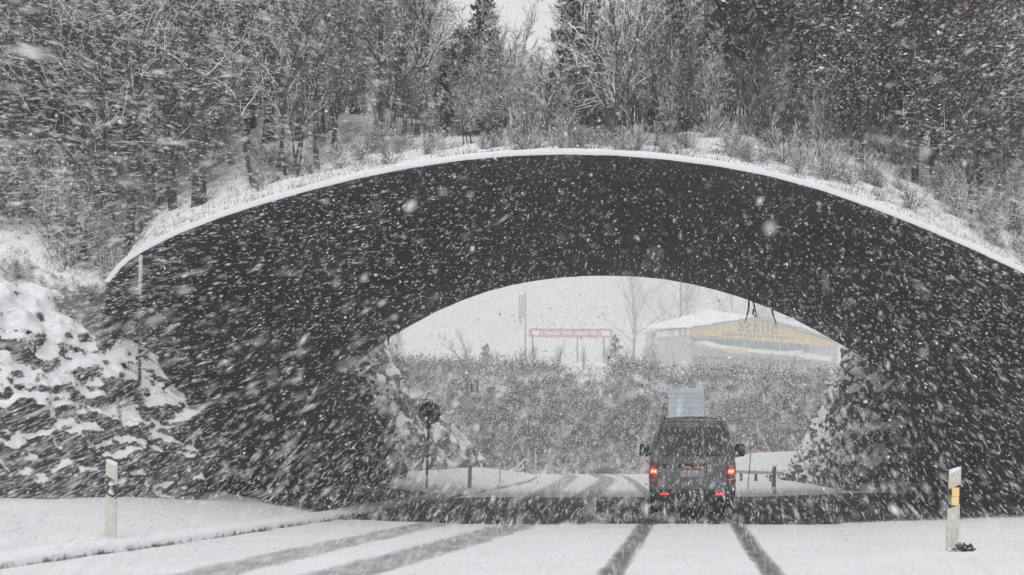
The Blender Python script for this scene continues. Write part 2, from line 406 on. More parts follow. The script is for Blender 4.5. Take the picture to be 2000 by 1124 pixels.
# ------------------------------------------------------------------ the vault itself
tb = empty('tunnel_bridge', (2.5, NEAR, 0), 0, 'wide dark arched road tunnel under the snowy wooded hill', 'tunnel')
def rel(mb, o):                               # parts are modelled in world metres; shift them under their thing
    x, y, z = o.location; mb.v = [(a - x, b - y, c - z) for a, b, c in mb.v]; return mb
RW = 36; P = []
for i in range(RW + 1):
    t = i / RW; row = []
    for a, b in zip(rim, inn):
        p = a.lerp(b, t); w_ = math.sin(math.pi * min(1, max(0, t))) ** .5
        low = 1 - sstep(.8, 3.6, p.z)
        amp = (.10 + .35 * low) * w_
        c = Vector((p.x - 2.6, 0, p.z - 1.5)).normalized()
        row.append(p - c * amp * (.4 + 1.3 * fbm(p.x * .9, p.y * .6, p.z * .9)))
    P.append(row)
mb = MB(); mb.grid(P); rel(mb, tb).build('vault', M['tunnel'], tb, True)
def offs(c, d):
    o = []
    for i, p in enumerate(c):
        t = (c[min(i + 1, len(c) - 1)] - c[max(i - 1, 0)]).normalized()
        o.append(p + Vector((-t.z, 0, t.x)) * d)
    return o
top = offs(rim, .06)
mb = MB(); mb.grid([[Vector(p) for p in rim], [p + Vector((0, -.02, 0)) for p in rim], [p + Vector((0, -.02, 0)) for p in top], [p + Vector((0, .5, 0)) for p in top]])
rel(mb, tb).build('front_lip', M['concrete_lip'], tb)
P = []
for i, (a, t_) in enumerate(zip(rim, top)):
    n_ = (t_ - a).normalized(); th = .02 + .055 * max(0, n_.z) ** .8 * (1 + .5 * fbm(a.x * 1.3, 0, 2)) + .04 * max(0, fbm(a.x * 4, 1, 2))
    ins = .02 * fbm(a.x * 5, 4, 4)
    P.append([t_ + Vector((0, -.05 + ins, 0)) - n_ * .05, t_ + n_ * th * .55 + Vector((0, -.09 + ins, 0)), t_ + n_ * th + Vector((0, .02, 0)), t_ + n_ * (th + .03) + Vector((0, .3, 0)), t_ + n_ * .05 + Vector((0, .75, 0))])
P = [q for q in P if q[0].z > 4.4]
mb = MB(); mb.grid(P); rel(mb, tb).build('snow_cap', M['snow'], tb, True)
bo = offs(inn, .35)
mb = MB(); mb.grid([[Vector(p) for p in inn], [p + Vector((0, .03, 0)) for p in inn], [p + Vector((0, .03, 0)) for p in bo], [p + Vector((0, -.4, 0)) for p in bo]])
rel(mb, tb).build('rear_lip', M['concrete_lip'], tb)

# ------------------------------------------------------------------ rock faces
def rock(name, foot, prof, mat, seed, du=.13, nv=70, amp=.55, freq=.9, cell=.3, det=.5):
    """foot: list of (X, Y, height, lean); prof: list of (t, up, in). The face leans back to the left of the foot's direction"""
    d = [0]
    for a, b in zip(foot, foot[1:]): d.append(d[-1] + math.hypot(b[0] - a[0], b[1] - a[1]))
    n = int(d[-1] / du); rows = []
    fx = lambda s, k: float(np.interp(s, d, [q[k] for q in foot]))
    for i in range(n + 1):
        s = d[-1] * i / n
        x, y, h, ln = (fx(s, k) for k in range(4))
        tx, ty = fx(min(s + .6, d[-1]), 0) - fx(max(s - .6, 0), 0), fx(min(s + .6, d[-1]), 1) - fx(max(s - .6, 0), 1)
        L = math.hypot(tx, ty) or 1; nx, ny = -ty / L, tx / L                      # into the hill
        row = []
        for j in range(nv + 1):
            t = j / nv
            up = float(np.interp(t, [p[0] for p in prof], [p[1] for p in prof])) * h
            inn_ = float(np.interp(t, [p[0] for p in prof], [p[2] for p in prof])) * ln
            q = Vector((x + nx * inn_, y + ny * inn_, ground_h(x, y) - .15 + up))
            m_ = sstep(0, .06, t)
            rg = 1 - abs(mn.noise((q.x * freq + seed, q.y * freq, q.z * freq * 1.3))) * 2
            dd = amp * (fbm(q.x * freq + seed, q.y * freq, q.z * freq * 1.5, 5) * 1.5 + .35 * rg)
            st = .16 * mn.cell((q.x * 1.6 + seed, q.y * 1.6, q.z * 3.0 + .5 * mn.noise((q.x, q.y, seed)))) + .09 * mn.cell((q.x * 4.1, q.y * 4.1 + seed, q.z * 6.))
            dd += (st - .12) * amp * cell + det * fbm(q.x * 3.1, q.y * 3.1 + seed, q.z * 3.4, 4)
            q -= Vector((nx, ny, -.45)) * dd * m_
            row.append(q)
        rows.append(row)
    mb = MB(); mb.grid(rows)
    return tag(mb.build(name, mat, None, True), kind='structure')
# the snow-covered bank at the left, in front of the portal
rock('rock_bank', [(-30, 16, 7.0, 6.0), (-20, 22.0, 6.6, 5.0), (-12.5, 25.8, 6.9, 3.4), (-9.3, 27.6, 5.7, 2.5), (-7.9, 29.1, 4.35, 1.7), (-6.9, 30.4, 3.65, 1.1), (-6.2, 31.6, 2.75, .75), (-6.5, 34.0, 1.8, .7), (-8.2, 36, 1.6, .6)],
     [(0, 0, 0), (.14, .22, .03), (.40, .58, .20), (.60, .80, .52), (.8, .98, 1.1), (1, 1.40, 3.4)], M['rock'], 3.3, du=.06, nv=120, amp=.30, freq=.8, cell=.35, det=.26)
# the cutting beyond the vault: a narrow steep outcrop, then a softer bank set back from the road
rock('rock_outcrop', [(-6.6, 46.2, 5.2, 1.2), (-5.0, 48.4, 4.9, 1.3), (-4.2, 50.2, 4.3, 1.2), (-3.75, 52.5, 3.6, 1.0), (-3.65, 54.8, 3.0, 1.0), (-4.4, 57.4, 2.4, 1.2), (-6.5, 60, 2.2, 1.5)],
     [(0, 0, 0), (.15, .3, .05), (.5, .7, .25), (.75, .95, .55), (1, 1.2, 1.5)], M['rock_steep'], 9.1, du=.11, nv=60, amp=.34, freq=.9, cell=.5, det=.22)
rock('snowy_bank', [(-6.4, 58, 5.6, 2.6), (-5.0, 61, 6.4, 3.0), (-3.8, 68, 6.6, 3.6), (-2.6, 78, 5.8, 5), (-1.6, 88, 4.8, 6), (-1.4, 97, 4.0, 7), (-4, 108, 3.6, 7)],
     [(0, 0, 0), (.15, .22, .10), (.5, .62, .36), (.75, .98, .7), (1, 1.5, 1.5)], M['bank'], 14.3, du=.25, nv=60, amp=.5, freq=.6, cell=.1, det=.2)
rock('rock_outcrop', [(13, 86, .3, 2), (12.3, 76, .8, 1.4), (11.75, 67, 2.3, 1.0), (11.35, 61, 3.9, 1.0), (10.9, 55, 5.4, .95), (10.6, 51.5, 6.6, .9), (11.3, 48.8, 7.2, .9), (13.6, 46.4, 7.4, .8)],
     [(0, 0, 0), (.15, .22, .04), (.5, .62, .40), (.8, .95, .85), (1, 1.2, 2.4)], M['rock_steep'], 21.7, du=.11, nv=80, amp=.36, freq=.9, cell=.6, det=.24)

# far embankment and terrace
EX = list(np.arange(-60, 80, 1.0)) + [90, 100, 115, 130, 150, 180, 220]
EX = [-220, -180, -150, -130, -115, -100, -90, -80, -70] + EX; prof = [(104, -1.5), (112, -1.4), (116, -.9), (118, .8), (120, 3.4), (122, 5.8), (124, 7.2), (126, 7.9), (130, 8.2), (140, 9), (200, 11.5), (300, 16), (430, 21), (520, 24), (700, 28)]
def emb_h(X, Y): return interp(Y, prof) * (1 + .0 * X) + (.75 * fbm(X * .22, Y * .22, 8) - .7 * sstep(9, 14, X)) * sstep(114, 121, Y) - (2.4 * sstep(6, -20, X) if False else 0)
EY = list(np.arange(104, 128, .6)) + [130, 134, 140, 150, 160, 180, 200, 240, 270, 300, 340, 380, 430, 480, 520, 600, 700]
mb = MB(); mb.grid([[(X, Y, emb_h(X, Y)) for X in EX] for Y in EY]); tag(mb.build('embankment', M['soil'], None, True), kind='structure')

# ------------------------------------------------------------------ plants: one of each kind, then copies
rnd = random.Random(5)
def chain(p, d, L, r0, r1, n, wob, up):
    pts = [Vector(p)]; rad = [r0]; d = Vector(d).normalized()
    for i in range(n):
        d = (d + Vector((rnd.gauss(0, wob), rnd.gauss(0, wob), rnd.gauss(0, wob) + up))).normalized()
        pts.append(pts[-1] + d * (L / n)); rad.append(r0 + (r1 - r0) * (i + 1) / n)
    return pts, rad
def along(pts, t):
    k = t * (len(pts) - 1); i = min(int(k), len(pts) - 2); f_ = k - i
    return pts[i].lerp(pts[i + 1], f_), (pts[i + 1] - pts[i]).normalized()
def side(d, ang):
    u = d.orthogonal().normalized(); u.rotate(__import__('mathutils').Quaternion(d, rnd.uniform(0, 6.283)))
    return (d * math.cos(ang) + u * math.sin(ang)).normalized()
def bare_tree(h, r, limbs, twigs, start=.25, ang=.75, lean=(0, 0), wob=.07, stems=1, tw_r=.0085, limb_l=.42, droop=.02):
    T, C = MB(), MB()
    for s in range(stems):
        dx, dy = (rnd.gauss(0, .16), rnd.gauss(0, .16)) if stems > 1 else (0, 0)
        b = (rnd.gauss(0, .16), rnd.gauss(0, .16), -.15) if stems > 1 else (0, 0, -.2)
        hh = h * (1 if s == 0 else rnd.uniform(.6, 1))
        pts, rad = chain(b, (lean[0] + dx, lean[1] + dy, 1), hh, r, r * .12, 10, wob, .03)
        rad[0] *= 1.25
        T.tube(pts, rad, 6)
        for k in range(limbs):
            t = start + (1 - start) * ((k + rnd.random()) / limbs) ** .9
            p, d = along(pts, min(t, .985)); rr = float(np.interp(t, np.linspace(0, 1, 11), rad))
            L = hh * limb_l * (1.12 - t) * rnd.uniform(.6, 1.15) + .25
            lp, lr = chain(p, side(d, ang * rnd.uniform(.6, 1.2)), L, max(rr * .5, .011), .007, 5, .13, droop)
            (T if rr * .5 > .022 else C).tube(lp, lr, 4, False)
            for q in range(int(twigs * (.4 + L / hh * 2))):
                t2 = rnd.uniform(.12, 1); p2, d2 = along(lp, min(t2, .99))
                L2 = L * rnd.uniform(.15, .5) * (1.2 - t2 * .6) + .1
                tp, tr_ = chain(p2, side(d2, rnd.uniform(.4, 1.0)), L2, tw_r, tw_r * .5, 3, .16, droop)
                C.tube(tp, tr_, 3, False)
                for _ in range(3):
                    p3, d3 = along(tp, rnd.uniform(.2, .98))
                    tp3, tr3 = chain(p3, side(d3, rnd.uniform(.4, 1.0)), L2 * rnd.uniform(.3, .7), tw_r * .8, tw_r * .45, 2, .15, droop)
                    C.tube(tp3, tr3, 3, False)
    return T, C
def leaf(C, p, s, d=None):
    a = Vector((rnd.gauss(0, 1), rnd.gauss(0, 1), rnd.gauss(0, .7))).normalized() if d is None else d
    b = a.orthogonal().normalized(); b.rotate(__import__('mathutils').Quaternion(a, rnd.uniform(0, 6.283)))
    a = a * s; b = b * s * rnd.uniform(.35, .6)
    C.add([p, p + a * .5 + b, p + a * 1.1, p + a * .5 - b], [(0, 1, 2, 3)])
def leafy_tree(h, r, limbs, leaves, size, start=.2, ang=.9, lean=(0, 0), limb_l=.4):
    T, C = bare_tree(h, r, limbs, 7, start, ang, lean, limb_l=limb_l)
    C2 = MB(); pts = [Vector(p) for p in C.v]
    for _ in range(leaves):
        p = rnd.choice(pts) + Vector((rnd.gauss(0, .1), rnd.gauss(0, .1), rnd.gauss(0, .1))); leaf(C2, p, size * rnd.uniform(.6, 1.3))
    n = len(C.f); C.add(C2.v, C2.f); C.m = [0] * n + [1] * len(C2.f)
    return T, C
def conifer(h, r, whorls, droop, width, needles=26, nl=.16):
    T, C = MB(), MB()
    pts, rad = chain((0, 0, -.2), (rnd.gauss(0, .02), rnd.gauss(0, .02), 1), h, r, .012, 9, .015, .02); T.tube(pts, rad, 6)
    for k in range(whorls):
        t = .08 + .9 * k / whorls; p, d = along(pts, t); nb_ = rnd.randint(5, 7); a0 = rnd.random() * 6
        L = width * (1 - t) ** .75 * rnd.uniform(.75, 1.15) + .1
        for q in range(nb_):
            if rnd.random() < .1: continue
            a = a0 + 6.283 * q / nb_ + rnd.gauss(0, .2); LL = L * rnd.uniform(.65, 1.1)
            bp, br = chain(p, (math.cos(a), math.sin(a), .15 - droop), LL, .014, .005, 4, .07, .07); T.tube(bp, br, 3, False)
            for _ in range(int(needles * (.35 + LL))):
                p2, d2 = along(bp, rnd.uniform(.1, 1)); s = side(d2, rnd.uniform(.3, 1.1))
                leaf(C, p2 + Vector((rnd.gauss(0, .02), rnd.gauss(0, .02), rnd.gauss(0, .03))), nl * rnd.uniform(.7, 1.5), s)
    return T, C
def pine(h, r, limbs):
    T, C = MB(), MB()
    pts, rad = chain((0, 0, -.2), (.03, 0, 1), h, r, .02, 9, .05, .02); T.tube(pts, rad, 6)
    for k in range(limbs):
        t = .3 + .7 * k / limbs; p, d = along(pts, t); a = rnd.uniform(0, 6.283)
        lp, lr = chain(p, (math.cos(a), math.sin(a), .35), (1.25 - t) * h * .3 * rnd.uniform(.6, 1.2) + .2, .03, .01, 4, .12, .08); T.tube(lp, lr, 4, False)
        for tt in (.55, .8, 1):
            c, _ = along(lp, tt)
            for q in range(3):
                cc = c + Vector((rnd.gauss(0, .1), rnd.gauss(0, .1), rnd.gauss(0, .08)))
                for _ in range(26):
                    s = Vector((rnd.gauss(0, 1), rnd.gauss(0, 1), rnd.gauss(.4, .8))).normalized(); leaf(C, cc + s * .05, .2 * rnd.uniform(.6, 1.2), s)
    return T, C
def bush(h, stems, twigs, spread=.9):
    C = MB()
    for s in range(stems):
        a = rnd.uniform(0, 6.283); sp = rnd.uniform(0, spread)
        p, r_ = chain((math.cos(a) * sp * .25, math.sin(a) * sp * .25, -.08), (math.cos(a) * sp, math.sin(a) * sp, 1), h * rnd.uniform(.5, 1.1), .012, .005, 4, .16, .02); C.tube(p, r_, 3, False)
        for _ in range(twigs):
            q, d = along(p, rnd.uniform(.15, .98)); tp, tr_ = chain(q, side(d, rnd.uniform(.4, 1.2)), h * rnd.uniform(.12, .4), .007, .004, 2, .2, 0); C.tube(tp, tr_, 3, False)
    return C
KIND = {}
def proto(key, name, tc, tm, cm, part='crown'):
    KIND[key] = (name, tc[0].mesh('trunk', M[tm], True), tc[1].mesh(part, [M[c] for c in cm]), part)
for i in range(4): proto('bare%d' % i, 'bare_tree', bare_tree(9.5, .085, 40, 13, .14, .62, limb_l=.33, wob=.045), 'bark', ['twig'])
proto('bare4', 'bare_tree', bare_tree(9, .11, 30, 13, .28, .75, wob=.09, limb_l=.34), 'bark', ['twig'])
for i in range(2): proto('thin%d' % i, 'multi_stemmed_tree', bare_tree(5.2, .035, 16, 8, .15, .5, stems=4, limb_l=.3), 'bark', ['twig'])
proto('thin2', 'multi_stemmed_tree', bare_tree(4.6, .028, 14, 7, .2, .42, stems=6, limb_l=.28, wob=.05), 'bark', ['twig_red'])
proto('lean0', 'bare_tree', bare_tree(4.2, .06, 14, 8, .45, .7, lean=(-.26, .05), wob=.03), 'bark', ['twig'])
proto('lean1', 'bare_tree', bare_tree(5.0, .05, 14, 8, .4, .7, lean=(.12, .05), wob=.05), 'bark', ['twig'])
proto('spruce0', 'spruce_tree', conifer(6, .09, 26, .25, 1.15), 'bark', ['needle'], 'foliage')
proto('spruce1', 'spruce_tree', conifer(8, .11, 30, .35, 1.9), 'bark', ['needle'], 'foliage')
proto('pine0', 'pine_tree', pine(6, .09, 22), 'bark', ['needle'], 'foliage')
for i in range(2): proto('brown%d' % i, 'brown_leaved_tree', leafy_tree(8.5, .08, 30, 6500, .10), 'bark', ['twig_red', 'leaf'])
proto('dark0', 'dark_leaved_tree', leafy_tree(8.5, .08, 30, 7500, .10), 'bark', ['twig', 'leaf_green'])
proto('dark1', 'dark_leaved_tree', leafy_tree(7, .07, 26, 6500, .10, start=.12), 'bark', ['twig', 'leaf_green'])
bushes = [bush(1.1, 26, 12).mesh('snowy_shrub', M['twig']), bush(.8, 22, 12, 1.2).mesh('snowy_shrub', M['twig_red']), bush(1.4, 22, 14, .7).mesh('snowy_shrub', M['twig'])]
def plant(key, X, Y, sc_, label, cat, group=None, rz=None, z=None, tilt=0):
    name, tm, cm, part = KIND[key]
    if cat in ('sapling', 'bush'): name = cat
    e = empty(name, (X, Y, hill_h(X, Y) - .02 if z is None else z), rnd.uniform(0, 6.283) if rz is None else rz, label, cat, group)
    e.scale = (sc_,) * 3 if not hasattr(sc_, '__len__') else sc_
    e.rotation_euler[1] = tilt
    link('trunk', tm, e); link(part, cm, e); return e
def at(x, Y): return (x - 1000) * Y / F
# trees one can tell apart
plant('bare4', at(252, 32.3), 32.3, .95, 'dark forked tree above the left shoulder of the arch, lowest trunk on the slope', 'tree', rz=.6)
plant('bare1', at(340, 32.5), 32.5, (1.0, 1.0, .85), 'slender crooked dark trunk just left of the thick broken tree', 'tree')
plant('bare4', at(388, 32.0), 32.0, (1.25, 1.25, .95), 'thickest dark straight trunk in the left wood', 'tree', rz=2.6)
plant('lean0', at(500, 31.9), 31.9, .85, 'snow-lined trunk leaning left at the rim of the arch', 'tree', rz=0)
plant('lean1', at(538, 32.2), 32.2, .95, 'thin trunk leaning right beside the snow-lined leaning tree', 'tree', rz=0)
plant('thin0', at(575, 32.5), 32.5, 1.0, 'clump of thin dark stems right of the two crossed leaning trees', 'tree')
plant('bare2', at(617, 32.8), 32.8, .7, 'short bare tree with dark foot near the left quarter of the rim', 'tree')
plant('lean0', at(1078, 32.6), 32.6, .42, 'small thin sapling leaning left over the crown of the arch', 'tree', rz=.15)
plant('spruce0', at(943, 38), 38, (.5, .5, .66), 'narrow dark green spruce standing alone against the white sky', 'tree')
plant('spruce0', at(905, 37), 37, (.9, .9, .42), 'low broad spruce at the foot of the narrow tall spruce', 'tree')
plant('spruce1', at(1135, 36), 36, (.5, .5, .62), 'broad dark conifer right of the narrow spruce, its top out of view', 'tree')
plant('thin1', at(1205, 33.5), 33.5, 1.05, 'clump of upright dark stems right of the crown of the arch', 'tree')
plant('pine0', at(1480, 35.6), 35.6, .80, 'dark pine with tufted crown against the sky, right of centre', 'tree')
plant('spruce1', at(1325, 36), 36, (.42, .42, .46), 'small dark conifer hidden among bare stems between centre and pine', 'tree')
plant('brown0', at(1787, 34.2), 34.2, .95, 'brown-leaved tree with a straight dark trunk on the right slope', 'tree')
plant('dark1', at(1683, 34.5), 34.5, .85, 'thin dark-leaved tree left of the straight-trunked brown tree', 'tree')
plant('brown1', at(1895, 33.5), 33.5, .65, 'brown-leaved tree with a crooked double trunk low on the right slope', 'tree')
plant('spruce1', at(130, 37), 37, .95, 'big dark conifer in the left wood', 'tree')
plant('spruce1', at(25, 40), 40, 1.1, 'dark conifer at the left edge of the picture', 'tree')
plant('dark0', at(1655, 40), 40, .8, 'dense dark-leaved tree between the pine and the thin dark-leaved tree', 'tree')
# the wood behind, tree after tree
UN = ['thin0', 'thin1', 'thin2']
FRONT = [(q - 1000) / F for q in (252, 340, 388, 500, 538, 617, 1787, 1683)]
def scatter(n, x0, x1, y0, y1, kinds, scales, label, cat, group, mind=.8):
    pts = []; tries = 0
    while len(pts) < n and tries < 6000:
        tries += 1; Y = rnd.uniform(y0, y1); X = at(rnd.uniform(x0, x1), Y)
        if Y > 48 and interp(Y, CUTL) - 1 < X < interp(Y, CUTR) + 1: continue
        if any((X - a) ** 2 + (Y - b) ** 2 < mind ** 2 for a, b in pts): continue
        if cat == 'sapling' and Y < 34.5 and any(abs(X / Y - q) < .012 for q in FRONT): continue
        pts.append((X, Y))
        k = rnd.choice(kinds); s = rnd.uniform(*scales)
        nm = cat if cat == 'sapling' else KIND[k][0].replace('_', ' ')
        plant(k, X, Y, (s, s, s * rnd.uniform(.9, 1.1)), label % nm, cat, group % nm)
BT = ['bare0', 'bare1', 'bare2', 'bare3', 'bare4']
scatter(74, -140, 560, 35, 50, BT + ['bare1', 'thin0', 'thin1'], (.75, 1.1), 'snow-dusted %s in the dense wood on the left hillside', 'tree', '%ss in the left hillside wood')
scatter(34, -140, 540, 50, 66, BT, (.9, 1.3), 'greyed %s at the back of the left hillside wood', 'tree', '%ss at the back of the left wood', 1.2)
scatter(36, 500, 840, 35, 47, BT + ['thin0', 'thin1'], (.55, .8), 'snow-dusted %s behind the left half of the rim', 'tree', '%ss behind the left half of the rim')
scatter(16, -130, 235, 32.2, 35.5, BT, (.7, .95), 'snow-dusted %s at the lower edge of the left hillside wood', 'tree', '%ss along the lower edge of the left wood', .7)
scatter(30, -130, 230, 31.3, 34.5, UN, (.25, .45), 'young twiggy %s on the open left shoulder of the arch', 'sapling', 'young %ss on the left shoulder', .35)
scatter(22, 850, 1110, 35, 44, ['thin0', 'thin1', 'thin2'], (.42, .66), 'thin %s with upright twigs behind the crown of the arch', 'tree', '%ss behind the crown of the arch', .6)
scatter(42, 1100, 1560, 35, 46, ['thin0', 'thin1', 'thin2', 'thin2'], (.62, .86), 'thin many-stemmed %s between the arch crown and the pine', 'tree', '%ss between the arch crown and the pine', .6)
scatter(60, 1500, 2140, 36, 50, ['brown0', 'brown1', 'dark0', 'dark1', 'dark0', 'brown1', 'bare2'], (.75, 1.1), 'snow-flecked %s in the dark wood on the right hillside', 'tree', '%ss in the right hillside wood')
scatter(14, 1560, 2140, 50, 64, ['dark0', 'dark1', 'brown0'], (1, 1.3), 'dim %s at the back of the right hillside wood', 'tree', '%ss at the back of the right wood', 1.3)
scatter(60, -120, 560, 33.2, 46, UN, (.3, .55), 'young twiggy %s in the undergrowth of the left hillside', 'sapling', 'young %ss in the left undergrowth', .5)
scatter(40, 540, 1000, 33, 45, UN, (.28, .5), 'young twiggy %s in the undergrowth behind the left half of the rim', 'sapling', 'young %ss in the undergrowth behind the rim', .5)
scatter(40, 1000, 1540, 33, 45, UN, (.28, .5), 'young twiggy %s in the undergrowth right of the arch crown', 'sapling', 'young %ss in the undergrowth right of the crown', .5)
scatter(60, 1540, 2140, 33.4, 47, UN + ['thin2', 'dark1'], (.28, .5), 'young twiggy %s in the undergrowth of the right hillside', 'sapling', 'young %ss in the right undergrowth', .5)
def shrubs(n, x0, x1, d0, d1, label, group, s0=.5, s1=1.1):
    for _ in range(n):
        X = rnd.uniform(at(x0, 32), at(x1, 32)); Y = NEAR + rnd.uniform(d0, d1)
        o = link('snowy_shrub', rnd.choice(bushes)); o.location = (X, Y, hill_h(X, Y)); o.rotation_euler = (0, 0, rnd.uniform(0, 6.28)); s = rnd.uniform(s0, s1); o.scale = (s, s, s)
        tag(o, label, 'shrub', group)
shrubs(30, -60, 420, 1.6, 7, 'bare snowy shrub under the trees of the left hillside', 'shrubs on the left hillside', .35, .8)
shrubs(34, -110, 185, .5, 3.2, 'bare snowy shrub on the open slope left of the arch', 'shrubs on the open slope left of the arch', .45, .85)
shrubs(40, 420, 1000, .9, 5, 'bare snowy shrub behind the left half of the arch rim', 'shrubs behind the left half of the rim', .25, .6)
shrubs(46, 1000, 1500, .7, 4.5, 'bare snowy shrub behind the right of the arch crown', 'shrubs right of the arch crown', .2, .55)
shrubs(84, 1500, 2120, .8, 6, 'bare snowy shrub on the slope of the right hillside', 'shrubs on the right hillside', .25, .65)
for i in range(14):
    j = rnd.randint(2, front - 1); k = min(range(len(hx)), key=lambda q_: abs(hx[q_] - rnd.uniform(-10, -7.75))); pt = rows_front[j][k]
    o = link('snowy_shrub', rnd.choice(bushes)); o.location = (pt[0], pt[1], pt[2] - .05); o.rotation_euler = (0, 0, rnd.uniform(0, 6.28)); q_ = rnd.uniform(.25, .5); o.scale = (q_, q_, q_)
    tag(o, 'small bare shrub on the snowy shoulder above the left rock bank', 'shrub', 'shrubs on the shoulder above the left rock bank')
# dry grass poking out of the snow (nobody could count it)
G = MB()
def blades(X, Y, z, n, h):
    for _ in range(n):
        a = rnd.uniform(0, 6.28); p = Vector((X + rnd.gauss(0, .09), Y + rnd.gauss(0, .09), z - .03)); d = Vector((math.cos(a) * .5, math.sin(a) * .5, 1)).normalized()
        hh = h * rnd.uniform(.5, 1.2); u = d.orthogonal().normalized() * .006
        G.add([p - u, p + u, p + d * hh + Vector((0, 0, -hh * .15))], [(0, 1, 2)])
for _ in range(4200):
    X = rnd.uniform(-11, 12.5); dd = .25 + 7 * rnd.random() ** 1.5; Y = NEAR + dd
    if X < 1 and rnd.random() < .35: continue
    blades(X, Y, hill_h(X, Y), rnd.randint(4, 9), rnd.uniform(.04, .2))
for _ in range(160):
    Y = rnd.uniform(17, 30); X = edgex(Y) + .6 + 5 * rnd.random(); blades(X, Y, ground_h(X, Y), rnd.randint(3, 7), .05)
for _ in range(60):
    Y = rnd.uniform(18, 33); X = kerbx(Y) - .6 - 2.4 * rnd.random(); blades(X, Y, ground_h(X, Y), rnd.randint(3, 6), .04)
for _ in range(240):
    Y = rnd.uniform(29.9, 30.9); X = rnd.uniform(6.2, 11.5); blades(X, Y, ground_h(X, Y), rnd.randint(4, 8), .12)
tag(G.build('dry_grass', M['grass']), 'dry grass blades poking through the snow', 'grass', kind='stuff')
# scrub mats on the far embankment and on the rocks
S = MB()
for _ in range(22000):
    X = rnd.uniform(-14, 32); Y = rnd.uniform(116, 127); z = emb_h(X, Y)
    if Y > 123.5 and 3.8 < X < 7.6 and rnd.random() < .9: continue
    if fbm(X * .35, Y * .5, 5) < -.06 and rnd.random() < .8: continue
    if rnd.random() < .35:
        a = Vector((rnd.gauss(0, .5), rnd.gauss(0, .3) - .4, rnd.uniform(.3, 1.1))); p = Vector((X, Y, z - .1)); S.tube([p, p + a * .5, p + a + Vector((rnd.gauss(0, .2), 0, -.1))], [.03, .025, .012], 3, False)
    else:
        for _q in range(4): leaf(S, Vector((X + rnd.gauss(0, .3), Y - .15 + rnd.gauss(0, .2), z + abs(rnd.gauss(0, .5)))), .12)
tag(S.build('scrub', M['scrub']), 'tangled dark scrub covering the far embankment', 'scrub', kind='stuff')
def emb_plant(key, x, Y, s, label, group, z=None, cat='tree'):
    X = at(x, Y); return plant(key, X, Y, s, label, cat, group, z=emb_h(X, Y) - .05 if z is None else z)
for i in range(16):
    emb_plant(rnd.choice(['dark1', 'thin0', 'thin1', 'thin2']), rnd.uniform(930, 1300), rnd.uniform(126, 136), rnd.uniform(.25, .42), 'low snowy bush along the top of the far embankment', 'bushes on the embankment top', cat='bush')
for i in range(14):
    emb_plant(rnd.choice(['thin0', 'thin1', 'bare0']), rnd.uniform(1300, 1660), rnd.uniform(126, 134), rnd.uniform(.1, .22), 'low twiggy bush below the yellow building', 'bushes below the yellow building', cat='bush')
for i in range(5):
    emb_plant(rnd.choice(BT), rnd.uniform(1130, 1560), rnd.uniform(500, 640), rnd.uniform(4.6, 6.6), 'faint tall bare tree fading into the snowfall behind the yellow building', 'faint trees behind the yellow building')
for i in range(26):                            # brush on the left side of the cutting
    Y = rnd.uniform(60, 86); k = rnd.choice(['thin0', 'thin1', 'thin2', 'bare3']); q_ = rnd.uniform(.35, .85)
    fx_ = interp(Y, [(58, -6.4), (61, -5.0), (68, -3.8), (78, -2.6), (88, -1.6)]); hh_ = interp(Y, [(58, 5.6), (61, 6.4), (68, 6.6), (78, 5.8), (88, 4.8)]); ln_ = interp(Y, [(58, 2.6), (68, 3.6), (78, 5), (88, 6)])
    plant(k, fx_ - ln_ * q_, Y, rnd.uniform(.16, .34), 'faded twiggy bush on the left bank of the far cutting', 'bush', 'twiggy bushes on the left bank of the far cutting', z=hh_ * interp(q_, [(.1, .22), (.36, .62), (.7, .98), (1, 1.2)]) - .1)
plant('pine0', -4.6, 60, .36, 'dark bushy pine peeping under the left end of the far rim', 'tree', z=5.4)
plant('thin1', at(925, 98), 98, (1.1, 1.1, .75), 'faded round-crowned tree left of the tall red sign', 'tree', z=5.0)
for i in range(44):
    t = rnd.random(); Y = 61 + 34 * t; q_ = .15 + .6 * rnd.random(); X = interp(Y, [(58, -6.4), (61, -5.0), (68, -3.8), (78, -2.6), (88, -1.6), (97, -1.4)]) - q_ * interp(Y, [(58, 2.6), (68, 3.6), (78, 5), (88, 6), (97, 7)])
    o = link('snowy_shrub', rnd.choice(bushes)); o.location = (X, Y, interp(Y, [(58, 5.6), (61, 6.4), (68, 6.6), (78, 5.8), (88, 4.8), (97, 4)]) * interp(q_, [(.1, .22), (.36, .62), (.7, .98), (1, 1.2)]) + .1); s = rnd.uniform(.7, 1.3); o.scale = (s, s, s); o.rotation_euler = (0, 0, rnd.uniform(0, 6))
    tag(o, 'grey snowy shrub on the left bank beyond the tunnel', 'shrub', 'shrubs on the left bank beyond the tunnel')
# low plant by the right marker post
mb = MB()
for _ in range(46):
    a_ = Vector((rnd.gauss(0, 1), rnd.gauss(0, 1), rnd.uniform(.1, 1.2))).normalized(); leaf(mb, Vector((rnd.gauss(0, .04), rnd.gauss(0, .03), 0)) + a_ * .02, rnd.uniform(.05, .11), a_)
o = mb.build('low_plant', M['needle']); X = at(1882, 21.5); o.location = (X, 21.5, ground_h(X, 21.5)); tag(o, 'tiny dark plant in the snow beside the right marker post', 'plant')
